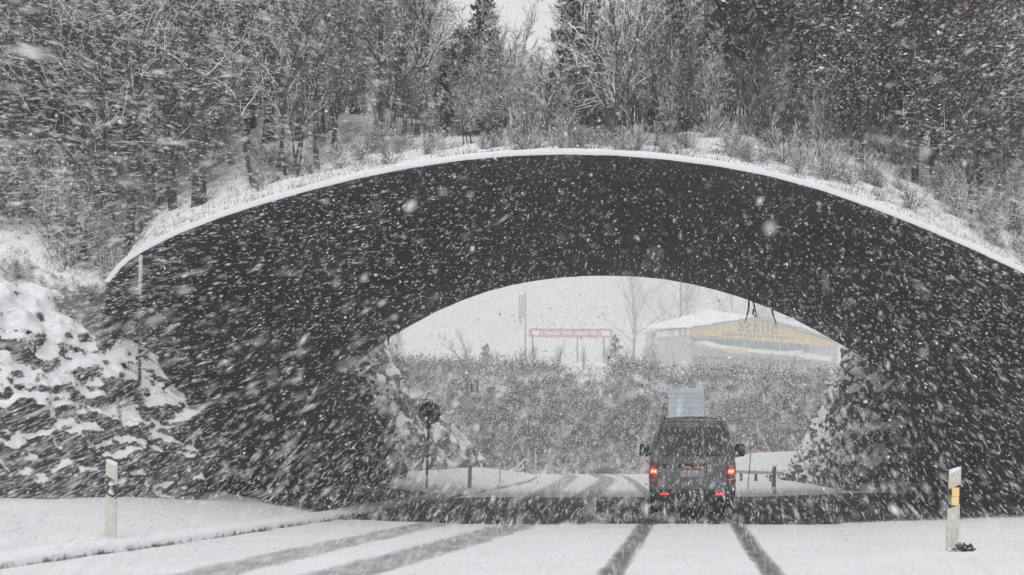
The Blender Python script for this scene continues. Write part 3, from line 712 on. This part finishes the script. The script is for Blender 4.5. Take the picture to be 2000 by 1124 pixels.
# roots hanging from the far rim
hr = empty('hanging_roots', px(1472, 590, 47.95), 0, 'dark roots dangling from the far rim above the yellow gable', 'roots')
for a, b, c in (((1463, 583), (1462, 605), (1455, 632)), ((1470, 584), (1474, 602), (1479, 622)), ((1507, 596), (1509, 612), (1516, 634)), ((1474, 600), (1470, 612), (1476, 620))):
    mb = MB(); mb.tube([px(*a, 47.96), px(*b, 47.99), px(*c, 47.97)], [.035, .03, .012], 5); rel(mb, hr).build('root', M['bark'], hr, True)

# ------------------------------------------------------------------ roadside posts, stakes and signs
def marker(X, Y, h, refl, label, group, tilt=0, slope=1, wdt=.16):
    e = empty('marker_post', (X, Y, ground_h(X, Y) - .03), R(4) * slope, label, 'marker post', group); e.rotation_euler[1] = tilt
    a = wdt / 2; d = .045
    def band(z0, z1, s0, s1, k=1.0):
        q = []
        for z, s in ((z0, s0), (z1, s1)):
            q.append([(-a * k, -d * k, z - s / 2), (-a * .5 * k, -d * 1.35 * k, z - s * .25), (a * .5 * k, -d * 1.35 * k, z + s * .25), (a * k, -d * k, z + s / 2), (a * .8 * k, d * k, z + s * .4), (-a * .8 * k, d * k, z - s * .4)])
        mb = MB(); mb.add(q[0] + q[1], [tuple(range(5, -1, -1)), tuple(range(6, 12))] + [(i, (i + 1) % 6, (i + 1) % 6 + 6, i + 6) for i in range(6)]); return mb
    sl = .075 * slope
    band(0, h * .56, 0, sl).build('post_body', M['white_plastic'], e)
    band(h * .56, h * .80, sl, sl, .985).build('black_band', M['black'] if refl else M['white_plastic'], e)
    band(h * .80, h - .02, sl, sl).build('post_cap', M['white_plastic'], e)
    band(h - .02, h + .02, sl, sl * .7, .95).build('snow_cap', M['snow'], e)
    if refl == 'amber':
        for z in (h * .625, h * .735):
            mb = MB(); mb.box((.004, -d * 1.35 - .006, z), (wdt * .62, .014, h * .105), b=.004); mb.build('reflector', M['amber'], e)
    elif refl == 'round':
        for z in (h * .625, h * .725):
            mb = MB(); mb.tube([(.005, -d * 1.3, z), (.005, -d * 1.35 - .014, z)], .034, 14); mb.build('reflector', M['white_refl'], e)
    return e
Yp = 21.8; marker(at(1858, Yp), Yp, 1.12, 'amber', 'white marker post with amber reflectors at the right road edge', None, R(2.2))
Yp = 23.0; marker(at(217, Yp), Yp, 1.12, 'round', 'white marker post with two round reflectors before the left rock bank', None, R(1.0), -1)
Yp = 53.0; marker(at(917, Yp), Yp, .86, None, 'small grey marker post beyond the tunnel right of the round sign', None, R(1), 1, .13)
Yp = 50.5; marker(at(1510, Yp), Yp, .86, None, 'small grey marker post at the foot of the right rock outcrop', None, R(2), 1, .13)
def stake(x0, y0, x1, y1, Y, mat, label, r=.018):
    a = px(x0, y0, Y); b = px(x1, y1, Y); z = ground_h(a[0], Y) - .05
    e = empty('snow_stake', (a[0], Y, z), 0, label, 'snow stake'); hh = b[2] - z
    mb = MB(); mb.tube([(0, 0, 0), ((b[0] - a[0]) * .5, 0, hh * .5), (b[0] - a[0], 0, hh)], [r, r, r * .8], 7); mb.build('pole', mat, e, True)
    mb = MB(); mb.tube([((b[0] - a[0]), 0, hh), (b[0] - a[0], 0, hh + .05)], [r * 1.3, r * .6], 7); mb.build('snow_tip', M['snow'], e, True)
    mb = MB(); mb.tube([((b[0] - a[0]) * .72, 0, hh * .72), ((b[0] - a[0]) * .80, 0, hh * .80)], r * 1.25, 7); mb.build('reflective_band', M['white_paint'], e, True)
stake(976, 948, 978, 872, 60, M['orange'], 'bright orange snow stake at the left kerb beyond the tunnel')
stake(1460, 958, 1468, 862, 57, M['redbrown'], 'dark red snow stake right of the van')
stake(1047, 930, 1046, 878, 84, M['white_paint'], 'thin pale snow stake left of the far road bend', .025)
stake(1489, 905, 1491, 866, 92, M['grey_metal'], 'thin grey stake in front of the far red barrier', .02)
Y = 48.4; e = empty('road_sign', (at(833, Y), Y, ground_h(at(833, Y), Y) - .05), 0, 'dark back of a round road sign on a pole beyond the tunnel', 'road sign')
mb = MB(); mb.tube([(0, 0, 0), (.04, 0, 1.2), (.085, 0, 2.5)], .036, 10); mb.build('pole', M['grey_metal'], e, True)
mb = MB(); mb.tube([(.09, -.05, 2.33), (.09, -.02, 2.33)], .335, 40); mb.tube([(.09, -.055, 2.33), (.09, -.05, 2.33)], .30, 40); mb.build('sign_disc', M['sign_back'], e)
mb = MB(); mb.box((.075, -.04, 2.0), (.13, .07, .26), b=.008); mb.build('bracket', M['grey_metal'], e)
Y = 30.15; e = empty('marker_pole', (at(273, Y), Y, 2.2), 0, 'thin pole with a pale top before the left end of the arch', 'pole')
mb = MB(); mb.tube([(0, 0, 0), (0, 0, 2.1)], .03, 8); mb.build('lower_pole', M['black'], e, True)
mb = MB(); mb.tube([(0, 0, 2.1), (.02, 0, 2.85)], .034, 8); mb.build('upper_pole', M['plate'], e, True)
# pale direction sign beyond the van
Y = 76; e = empty('direction_sign', (at(1340, Y), Y, ground_h(at(1340, Y), Y)), 0, 'large pale blue direction sign showing above the van roof', 'road sign')
pc = px(1340, 787, Y); zz = pc[2] - e.location.z; wd = 70 * Y / F; ht = 58 * Y / F
mb = MB(); mb.box((0, 0, zz), (wd, .06, ht), b=.015); mb.build('sign_panel', M['blue_sign'], e)
rows_ = [(-.30, .62, -.05), (-.16, .75, .05), (.02, .55, -.1), (.18, .8, .04), (.33, .66, 0)]
for a, wl, off in rows_:
    mb = MB(); x = -wd * wl / 2 + off * wd
    while x < wd * wl / 2 + off * wd:
        k = rnd.uniform(.03, .1); mb.box((x + k / 2, -.034, zz - a * ht), (k, .008, .085)); x += k + .03
    mb.build('text_row', M['blue_text'], e)
for s in (-1, 1):
    mb = MB(); mb.tube([(s * wd * .3, .07, 0), (s * wd * .3, .07, zz + ht * .4)], .04, 8); mb.build('post', M['grey_metal'], e, True)
# barrier pieces beyond the tunnel
Y = 84; e = empty('barrier_end', (at(1010, Y), Y, ground_h(at(1010, Y), Y)), 0, 'white sloping barrier end at the far left kerb', 'barrier')
for i, (x0, x1) in enumerate(((-.3, .38), (-.02, .55))):
    mb = MB(); mb.tube([(x0, .1 * i, 0), (x1, .1 * i, .72 - .2 * i)], .06, 6); mb.build('rail', M['white_paint'], e)
mb = MB(); mb.box((.42, .05, .36), (.08, .08, .72)); mb.build('post', M['grey_metal'], e)
mb = MB(); mb.box((.5, .05, .69), (.36, .1, .09)); mb.build('top_rail', M['white_paint'], e)
Y = 70; e = empty('guard_rail', (10.6, Y, ground_h(10.6, Y)), R(-75), 'low snow-topped guard rail between the van and the rock outcrop', 'guard rail')
mb = MB(); mb.prism([(-2.6, .3), (2.6, .3), (2.6, .42), (-2.6, .42)], -.03, .03); mb.build('rail', M['plate'], e)
mb = MB(); mb.box((0, 0, .45), (5.2, .13, .06), b=.02); mb.build('snow_cap', M['snow'], e)
for x in (-1.8, -.2, 1.4): mb = MB(); mb.box((x, .06, .15), (.10, .1, .34)); mb.build('post', M['grey_metal'], e)
Y = 101; e = empty('barrier_fence', (at(1470, Y), Y, crest(Y) + 1.1), 0, 'red barrier fence on the snow mound right of the van', 'fence')
for z in (.25, .55): mb = MB(); mb.box((0, 0, z), (2.4, .05, .2)); mb.build('board', M['faded_red'], e)
for x in (-1.1, 0, 1.1): mb = MB(); mb.box((x, .05, .3), (.09, .07, .8)); mb.build('post', M['white_paint'], e)

# ------------------------------------------------------------------ far signs and building on the terrace
Y = 410; s_ = Y / F; X0 = at(1115, Y); K = 1.72; z0 = emb_h(X0, Y)
e = empty('long_signboard', (X0, Y, z0), R(3), 'long low red-framed signboard on posts above the embankment', 'signboard')
zc = px(0, 651, Y)[2] - z0; Wd = 162 * s_; Hh = 17 * s_
mb = MB(); mb.box((0, 0, zc), (Wd, .2, Hh)); mb.build('panel', M['red_paint'], e)
for x0, x1 in ((-.47, -.38), (.37, .47)): mb = MB(); mb.box((Wd * (x0 + x1) / 2, -.13, zc), (Wd * (x1 - x0), .08, Hh * .55)); mb.build('white_field', M['white_paint'], e)
mb = MB(); x = -Wd * .36
while x < Wd * .34:
    k = rnd.uniform(.18, .38); mb.box((x + k / 2, -.12, zc + rnd.uniform(-.03, .03)), (k, .05, Hh * .42)); x += k + rnd.choice([.12, .12, .17, .6])
mb.build('lettering', M['white_paint'], e)
mb = MB(); mb.box((0, 0, zc + Hh / 2 + .15), (Wd, .5, .3), b=.06); mb.build('snow_cap', M['snow'], e)
for x in (-.46, .08, .4): mb = MB(); mb.box((Wd * x, .26, zc / 2), (.36, .3, zc)); mb.build('post', M['grey_metal'], e)
Y = 415; s_ = Y / F; X0 = at(1019, Y); z0 = emb_h(X0, Y)
e = empty('tall_sign', (X0, Y, z0), 0, 'tall narrow red and white sign on a pole left of the signboard', 'sign')
za = px(0, 636, Y)[2] - z0; zb = px(0, 571, Y)[2] - z0
mb = MB(); mb.prism([(-.72, za + 1.4), (-.2, za), (.72, za), (.72, zb), (-.72, zb)], -.17, .17); mb.build('panel', M['white_paint'], e)
mb = MB(); mb.prism([(-.75, za + 1.4), (-.2, za), (.17, za), (-.2, za + 2), (-.38, zb - .5), (-.75, zb - .5)], -.24, -.175); mb.build('red_stripe', M['red_paint'], e)
mb = MB(); z = za + 2.2
while z < zb - .7: mb.box((.24, -.2, z), (.58, .05, .28)); z += .46
mb.build('lettering', M['letter'], e)
mb = MB(); mb.box((.95, .1, zb / 2), (.34, .34, zb)); mb.build('pole', M['grey_metal'], e)

Y = 430; s_ = Y / F; X0 = at(1460, Y); zg = emb_h(X0, Y) - .2
BA = R(38)
b = empty('yellow_building', (X0, Y, zg), BA, 'yellow gabled commercial building with snowy roof above the embankment', 'building')
def lp_(x, y): return ((x - 1460) * s_ / math.cos(BA), px(0, y, Y)[2] - zg)
L0, L1, RG = lp_(1328, 655), lp_(1672, 676), lp_(1480, 622)
gb = lp_(0, 661)[1]
gab = [lp_(1334, 660), lp_(1608, 668)[0:1] + (lp_(0, 668)[1],), lp_(1660, 668), lp_(1655, 662), RG, lp_(1338, 648)]
gab = [lp_(1334, 660), lp_(1668, 668), lp_(1668, 661), RG, lp_(1338, 645)]
mb = MB(); mb.prism(gab, -.45, .0); mb.build('gable', M['yellow'], b)
wl = [(lp_(1338, 0)[0], 0), (lp_(1668, 0)[0], 0), (lp_(1668, 0)[0], gb), (lp_(1338, 0)[0], gb)]
mb = MB(); mb.prism(wl, .05, 17); mb.build('wall', M['grey_wall'], b)
for x0, x1 in ((1342, 1374), (1378, 1450), (1456, 1530), (1536, 1600)):
    a_, c_ = lp_(x0, 681), lp_(x1, 666); w_ = MB(); w_.box(((a_[0] + c_[0]) / 2, .0, (a_[1] + c_[1]) / 2), (c_[0] - a_[0], .16, c_[1] - a_[1])); w_.build('window', M['dark_win'], b)
    a_, c_ = lp_(x0, 728), lp_(x1, 700); w_ = MB(); w_.box(((a_[0] + c_[0]) / 2, .0, (a_[1] + c_[1]) / 2), (c_[0] - a_[0], .16, c_[1] - a_[1])); w_.build('window', M['dark_win'], b)
# roof: two snowy slopes with an overhang to the left
ev = lp_(1330, 652); rg = (RG[0], RG[1] + .15); er = (lp_(1690, 0)[0], lp_(0, 662)[1])
th = .55
rf = MB(); N = 26; PL = []
for i in range(N + 1):
    t = i / N; row = []
    for j in range(25):
        yy = -1.6 + 19.5 * j / 24; rise = .17 * max(0, yy)
        row.append((ev[0] + (rg[0] - ev[0]) * t, yy, ev[1] + (rg[1] - ev[1]) * t + th + rise * (.3 + .7 * t) + .5 * fbm(t * 7, yy * .5, 3)))
    PL.append(row)
for i in range(1, N + 1):
    t = i / N; row = []
    for j in range(25):
        yy = -1.6 + 19.5 * j / 24; rise = .17 * max(0, yy)
        row.append((rg[0] + (er[0] - rg[0]) * t, yy, rg[1] + (er[1] - rg[1]) * t + th + rise + .5 * fbm(9 + t * 7, yy * .5, 3)))
    PL.append(row)
rf.grid(PL); rf.build('roof_snow', M['snow'], b, True)
rf = MB(); rf.prism([ev, rg, er, (er[0], er[1] + .25), (rg[0], rg[1] + .3), (ev[0], ev[1] + .25)], -1.4, 17); rf.build('roof', M['grey_wall'], b)
a_ = lp_(1334, 720); mb = MB(); mb.box((a_[0], 14., ev[1] / 2), (1.7, 1.7, ev[1])); mb.build('corner_column', M['grey_wall'], b)
# curved white canopy with a yellow panel
pts = [(1330, 676), (1352, 684), (1400, 689), (1480, 692), (1557, 694), (1557, 681), (1520, 686), (1440, 684), (1380, 680), (1345, 674)]
mb = MB(); mb.prism([lp_(*p) for p in pts], -4.5, -.5); mb.build('canopy', M['white_paint'], b)
mb = MB(); mb.prism([lp_(1557, 696), lp_(1625, 700), lp_(1625, 690), lp_(1557, 686)], -4.2, -.5); mb.build('canopy_end', M['white_paint'], b)
mb = MB(); mb.prism([lp_(1385, 694), lp_(1432, 695), lp_(1432, 687.5), lp_(1385, 686)], -4.7, -4.52); mb.build('yellow_panel', M['yellow'], b)
c_ = lp_(1404, 702); mb = MB(); mb.tube([(c_[0], -2.8, c_[1] - .2), (c_[0], -2.8, c_[1]), (c_[0], -2.8, c_[1] + .2)], [.17, .34, .17], 10); mb.build('lamp', M['warm_lamp'], b, True)
fc = bpy.data.curves.new('lettering', 'FONT'); fc.body = 'Schild'; fc.size = 4.75; fc.extrude = .08; fc.offset = .05; fc.align_x = 'CENTER'; fc.space_character = 1.35
tmp = link('lettering', fc); fm = bpy.data.meshes.new_from_object(tmp.evaluated_get(bpy.context.evaluated_depsgraph_get())); bpy.data.objects.remove(tmp)
fm.materials.clear(); fm.materials.append(M['letter']); fo = link('lettering', fm, b); q = lp_(1480, 649); fo.location = (q[0], -.56, q[1]); fo.rotation_euler = (R(90), 0, 0)
mb = MB(); x = lp_(1405, 0)[0]; zt = lp_(0, 655.5)[1]
while x < lp_(1556, 0)[0]:                     # small second line, too blurred to read in the photograph
    mb.box((x + .17, -.53, zt), (.2, .12, .85)); mb.box((x + .55, -.53, zt - .17), (.16, .12, .55)); mb.box((x + .36, -.53, zt + .08 * rnd.choice([-2, 0, 1])), (.34, .11, .17)); x += rnd.uniform(1.02, 1.22)
mb.build('small_lettering', M['letter'], b)

# ------------------------------------------------------------------ the van ahead
VY = 35.4; vx = at(1352, VY)
v_ = empty('van', (vx, VY, .02), R(-6.2), 'dark snow-dusted passenger van with red tail lights lit, driving under the arch', 'van')
SEC = [(.70, .24), (.88, .27), (.945, .42), (.955, .80), (.95, 1.08), (.925, 1.22), (.86, 1.55), (.79, 1.84), (.735, 1.99), (.66, 2.06), (.40, 2.105), (0, 2.115)]
def ring(kx, kz, dz=0):
    h_ = [(x * kx, dz + z * kz) for x, z in SEC]; return [(-x, z) for x, z in h_[::-1]][:-1] and [(x, z) for x, z in h_] + [(-x, z) for x, z in h_[-2::-1]]
def yo(z):                                     # rear slopes in above the belt line
    return interp(z, [(.2, .10), (.35, .0), (.6, .03), (1.15, .08), (1.95, .30), (2.12, .45)])
body = MB(); P = []
for yv, kx, kz, mode in ((0, .93, .985, 'r'), (.03, .985, .995, 'r'), (.12, 1, 1, 'r'), (1.0, 1, 1, 0), (2.6, 1, 1, 0), (3.4, .99, .985, 0), (3.9, .97, .80, 'h'), (4.3, .95, .58, 'h'), (4.75, .88, .50, 'h')):
    row = []
    for x, z in ring(kx, 1):
        zz = z
        if mode == 'h': zz = min(z, 2.115 * kz) if z > .5 else z
        else: zz = .24 + (z - .24) * kz
        row.append((x, yv + (yo(z) if mode == 'r' else 0), zz))
    P.append(row)
body.grid(P); n0 = len(P[0])
body.add(P[0], [tuple(range(n0 - 1, -1, -1))]); body.add(P[-1], [tuple(range(n0))])
body.build('body', M['van_paint'], v_, False)
def rear_panel(name, outline, mat, depth=.02, off=.012, parent=v_):      # follows the rear's slope
    n = len(outline); f0 = [(x, yo(z) - off - depth, z) for x, z in outline]; f1 = [(x, yo(z) + .03, z) for x, z in outline]
    mb = MB(); mb.add(f0 + f1, [tuple(range(n)), tuple(range(2 * n - 1, n - 1, -1))] + [(i, i + n, (i + 1) % n + n, (i + 1) % n) for i in range(n)]); return mb.build(name, mat, parent)
tg = rear_panel('tailgate', [(-.70, .50), (.70, .50), (.745, .62), (.745, 1.16), (.655, 1.95), (.60, 1.99), (-.60, 1.99), (-.655, 1.95), (-.745, 1.16), (-.745, .62)], M['van_paint'], .012, .004)
rear_panel('rear_window', [(-.675, 1.25), (.675, 1.25), (.69, 1.30), (.615, 1.85), (.57, 1.89), (-.57, 1.89), (-.615, 1.85), (-.69, 1.30)], M['van_glass'], .012, .012, tg)
rear_panel('handle_strip', [(-.32, 1.03), (.32, 1.03), (.32, 1.09), (-.32, 1.09)], M['black'], .03, .012, tg)
rear_panel('badge', [(-.64, 1.0), (-.44, 1.0), (-.44, 1.09), (-.64, 1.09)], M['black'], .006, .012, tg)
for x in (-.11, .11): rear_panel('plate_lamp', [(x - .055, 1.0), (x + .055, 1.0), (x + .055, 1.028), (x - .055, 1.028)], M['plate_lamp'], .02, .012, tg)
rear_panel('number_plate', [(-.26, .80), (.26, .80), (.26, .93), (-.26, .93)], M['plate'], .012, .012, tg)
mb = MB(); mb.tube([(.02, yo(1.27) - .05, 1.27), (.28, yo(1.5) - .05, 1.48), (.42, yo(1.62) - .045, 1.60)], .013, 5); mb.build('wiper', M['black'], tg)
for s in (-1, 1):
    tl = rear_panel('tail_light', [(s * .765, .66), (s * .935, .66), (s * .94, 1.06), (s * .90, 1.14), (s * .77, 1.14)][::s], M['red_lens'], .03, .004)
    rear_panel('lit_lamp', [(s * .785, .87), (s * .915, .87), (s * .915, .96), (s * .785, .96)][::s], M['tail_lit'], .012, .04, tl)
    for dx in (.81, .87): rear_panel('bulb', [(s * (dx - .018), .895), (s * (dx + .018), .895), (s * (dx + .018), .94), (s * (dx - .018), .94)][::s], M['tail_core'], .006, .055, tl)
bmp = MB(); bmp.box((0, .0, .40), (1.86, .26, .26), b=.05); bm_ = bmp.build('bumper', M['black'], v_)
for s in (-1, 1):
    mb = MB(); mb.box((s * .60, -.135, .42), (.19, .02, .035), b=.006); mb.build('reflector', M['glow_reflector'], bm_)
    mi = MB(); mi.box((s * 1.13, 3.1, 1.38), (.25, .16, .30), b=.06); m_ = mi.build('wing_mirror', M['black'], v_)
    mi = MB(); mi.box((s * .98, 3.12, 1.30), (.14, .08, .08)); mi.build('mirror_arm', M['black'], m_)
    sw = MB()
    for y0, y1 in ((.35, 1.35), (1.45, 2.45), (2.55, 3.4)):
        q = [(y0, 1.27), (y1, 1.27), (y1, 1.80), (y0, 1.80)]
        xx = lambda z: interp(z, [(1.22, .925), (1.55, .86), (1.84, .79)]) + .008
        sw.add([(s * xx(z), y, z) for y, z in q] + [(s * (xx(z) - .03), y, z) for y, z in q], [(0, 1, 2, 3)[::s], (7, 6, 5, 4)[::s], (0, 4, 5, 1), (1, 5, 6, 2), (2, 6, 7, 3), (3, 7, 4, 0)])
    sw.build('side_windows', M['van_glass'], v_)
    rl = MB(); rl.tube([(s * .62, .7, 2.09), (s * .62, .8, 2.13), (s * .62, 3.0, 2.13), (s * .62, 3.1, 2.08)], .018, 6); rl.build('roof_rail', M['black'], v_, True)
    for y in (.85, 3.85):
        wh = MB(); c = s * .80
        wh.tube([(c - s * .12, y, .33), (c - s * .09, y, .33), (c + s * .09, y, .33), (c + s * .12, y, .33)], [.29, .335, .335, .29], 26); wo_ = wh.build('wheel', M['tyre'], v_, True)
        wh = MB(); wh.tube([(c + s * .10, y, .33), (c + s * .128, y, .33)], [.215, .19], 20); wh.build('rim', M['rim'], wo_)
fs = MB(); fs.box((.45, .15, .25), (.16, .06, .28)); fs.box((-.45, .15, .25), (.16, .06, .28)); fs.build('mud_flaps', M['black'], v_)
sn = MB(); PP = []
for i in range(15):
    x = -.6 + 1.2 * i / 14; PP.append([(x, .55 + 3 * j / 12, 2.10 + .03 + .02 * fbm(x * 4, j, 2) - .05 * (abs(x) / .6) ** 3) for j in range(13)])
sn.grid(PP); sn.build('roof_snow', M['snow'], v_, True)

# ------------------------------------------------------------------ falling snow (uncountable) and the snowy air
rs = np.random.RandomState(11)
wind = np.array([.11, 1.0, .185]); wind /= np.linalg.norm(wind)  # apparent flake path from the moving car; flakes are stretched along it
def frustum(n, y0, y1, xm, zlo, zhi, xs=1.25):
    Y = (rs.rand(n) * (y1 ** 3 - y0 ** 3) + y0 ** 3) ** (1 / 3)
    X = (rs.rand(n) * 2 - 1) * Y * (1000 / F) * xs; Z = CH + (zlo + rs.rand(n) * (zhi - zlo)) * Y / F
    return np.stack([X, Y, Z], 1)
def gust(P, keep=.25):
    k = np.array([mn.noise((p[0] * .45, p[1] * .22, p[2] * .6)) for p in P]); return P[rs.rand(len(P)) < np.clip(keep + (k + .25) * 1.5, keep, 1)]
def flakes(P, rad, length):  # each flake drawn out long to imitate its motion streak
    n = len(P); r = rad * np.exp(rs.randn(n) * .5); L = length * np.exp(rs.randn(n) * .5)
    d = wind[None] + rs.randn(n, 3) * .05; d /= np.linalg.norm(d, axis=1)[:, None]
    u = np.cross(d, np.array([0, 0, 1.])); u /= np.linalg.norm(u, axis=1)[:, None]; t = np.cross(d, u)
    k = rs.rand(n) * 6.28; a = u * np.cos(k)[:, None] + t * np.sin(k)[:, None]; c = np.cross(d, a)
    r1 = (r * rs.uniform(.6, 1.2, n))[:, None]; r = r[:, None]; L = L[:, None] / 2
    V = np.stack([P - d * L, P + a * r, P + c * r1, P - a * r, P - c * r1, P + d * L], 1)
    V[:, 1:5] += rs.randn(n, 4, 3) * (r[:, None] * .25)
    return V
FI = np.array([(0, 2, 1), (0, 3, 2), (0, 4, 3), (0, 1, 4), (5, 1, 2), (5, 2, 3), (5, 3, 4), (5, 4, 1)])
sets = [flakes(gust(frustum(44000, 2.4, 13, 1, -300, 950)), .0015, .115),
        flakes(gust(frustum(105000, 13, 30, 1, -200, 950)), .0027, .13),
        flakes(frustum(3000, 4, 24, 1, -300, 950), .0044, .05),
        flakes(frustum(34, .9, 2.6, 1, -300, 950), .0028, .03)]
far = np.stack([rs.uniform(-9, 24, 330000), 31 + 84 * rs.rand(330000) ** .7, rs.uniform(0, 14, 330000)], 1)
inside = (far[:, 1] < 49) & ((far[:, 2] > 5.5 - .055 * (far[:, 0] - 2.5) ** 2) | (far[:, 0] < -3.5) | (far[:, 0] > 10))
sets.append(flakes(far[~inside], .0078, .06))
V = np.concatenate(sets).reshape(-1, 3); n = len(V) // 6
me = bpy.data.meshes.new('falling_snow'); me.vertices.add(n * 6); me.vertices.foreach_set('co', V.astype(np.float32).ravel())
idx = (FI[None] + (np.arange(n) * 6)[:, None, None]).reshape(-1).astype(np.int32); nf = n * 8
me.loops.add(nf * 3); me.loops.foreach_set('vertex_index', idx); me.polygons.add(nf); me.polygons.foreach_set('loop_start', (np.arange(nf) * 3).astype(np.int32))
me.update(calc_edges=True); me.materials.append(M['flake'])
tag(link('falling_snow', me), 'snowflakes drawn out into motion streaks filling the air', 'snow', kind='stuff')

HAZE = .0017
m = bpy.data.materials.new('snowy_air'); m.use_nodes = True; n = m.node_tree; n.nodes.clear()
vo = n.nodes.new('ShaderNodeVolumePrincipled'); vo.inputs['Color'].default_value = (.97, .975, .98, 1); vo.inputs['Density'].default_value = HAZE; vo.inputs['Anisotropy'].default_value = .0
ou = n.nodes.new('ShaderNodeOutputMaterial'); n.links.new(vo.outputs[0], ou.inputs['Volume'])
mb = MB(); mb.box((0, 1050, 31), (3300, 2800, 69)); tag(mb.build('haze', m), kind='stuff')
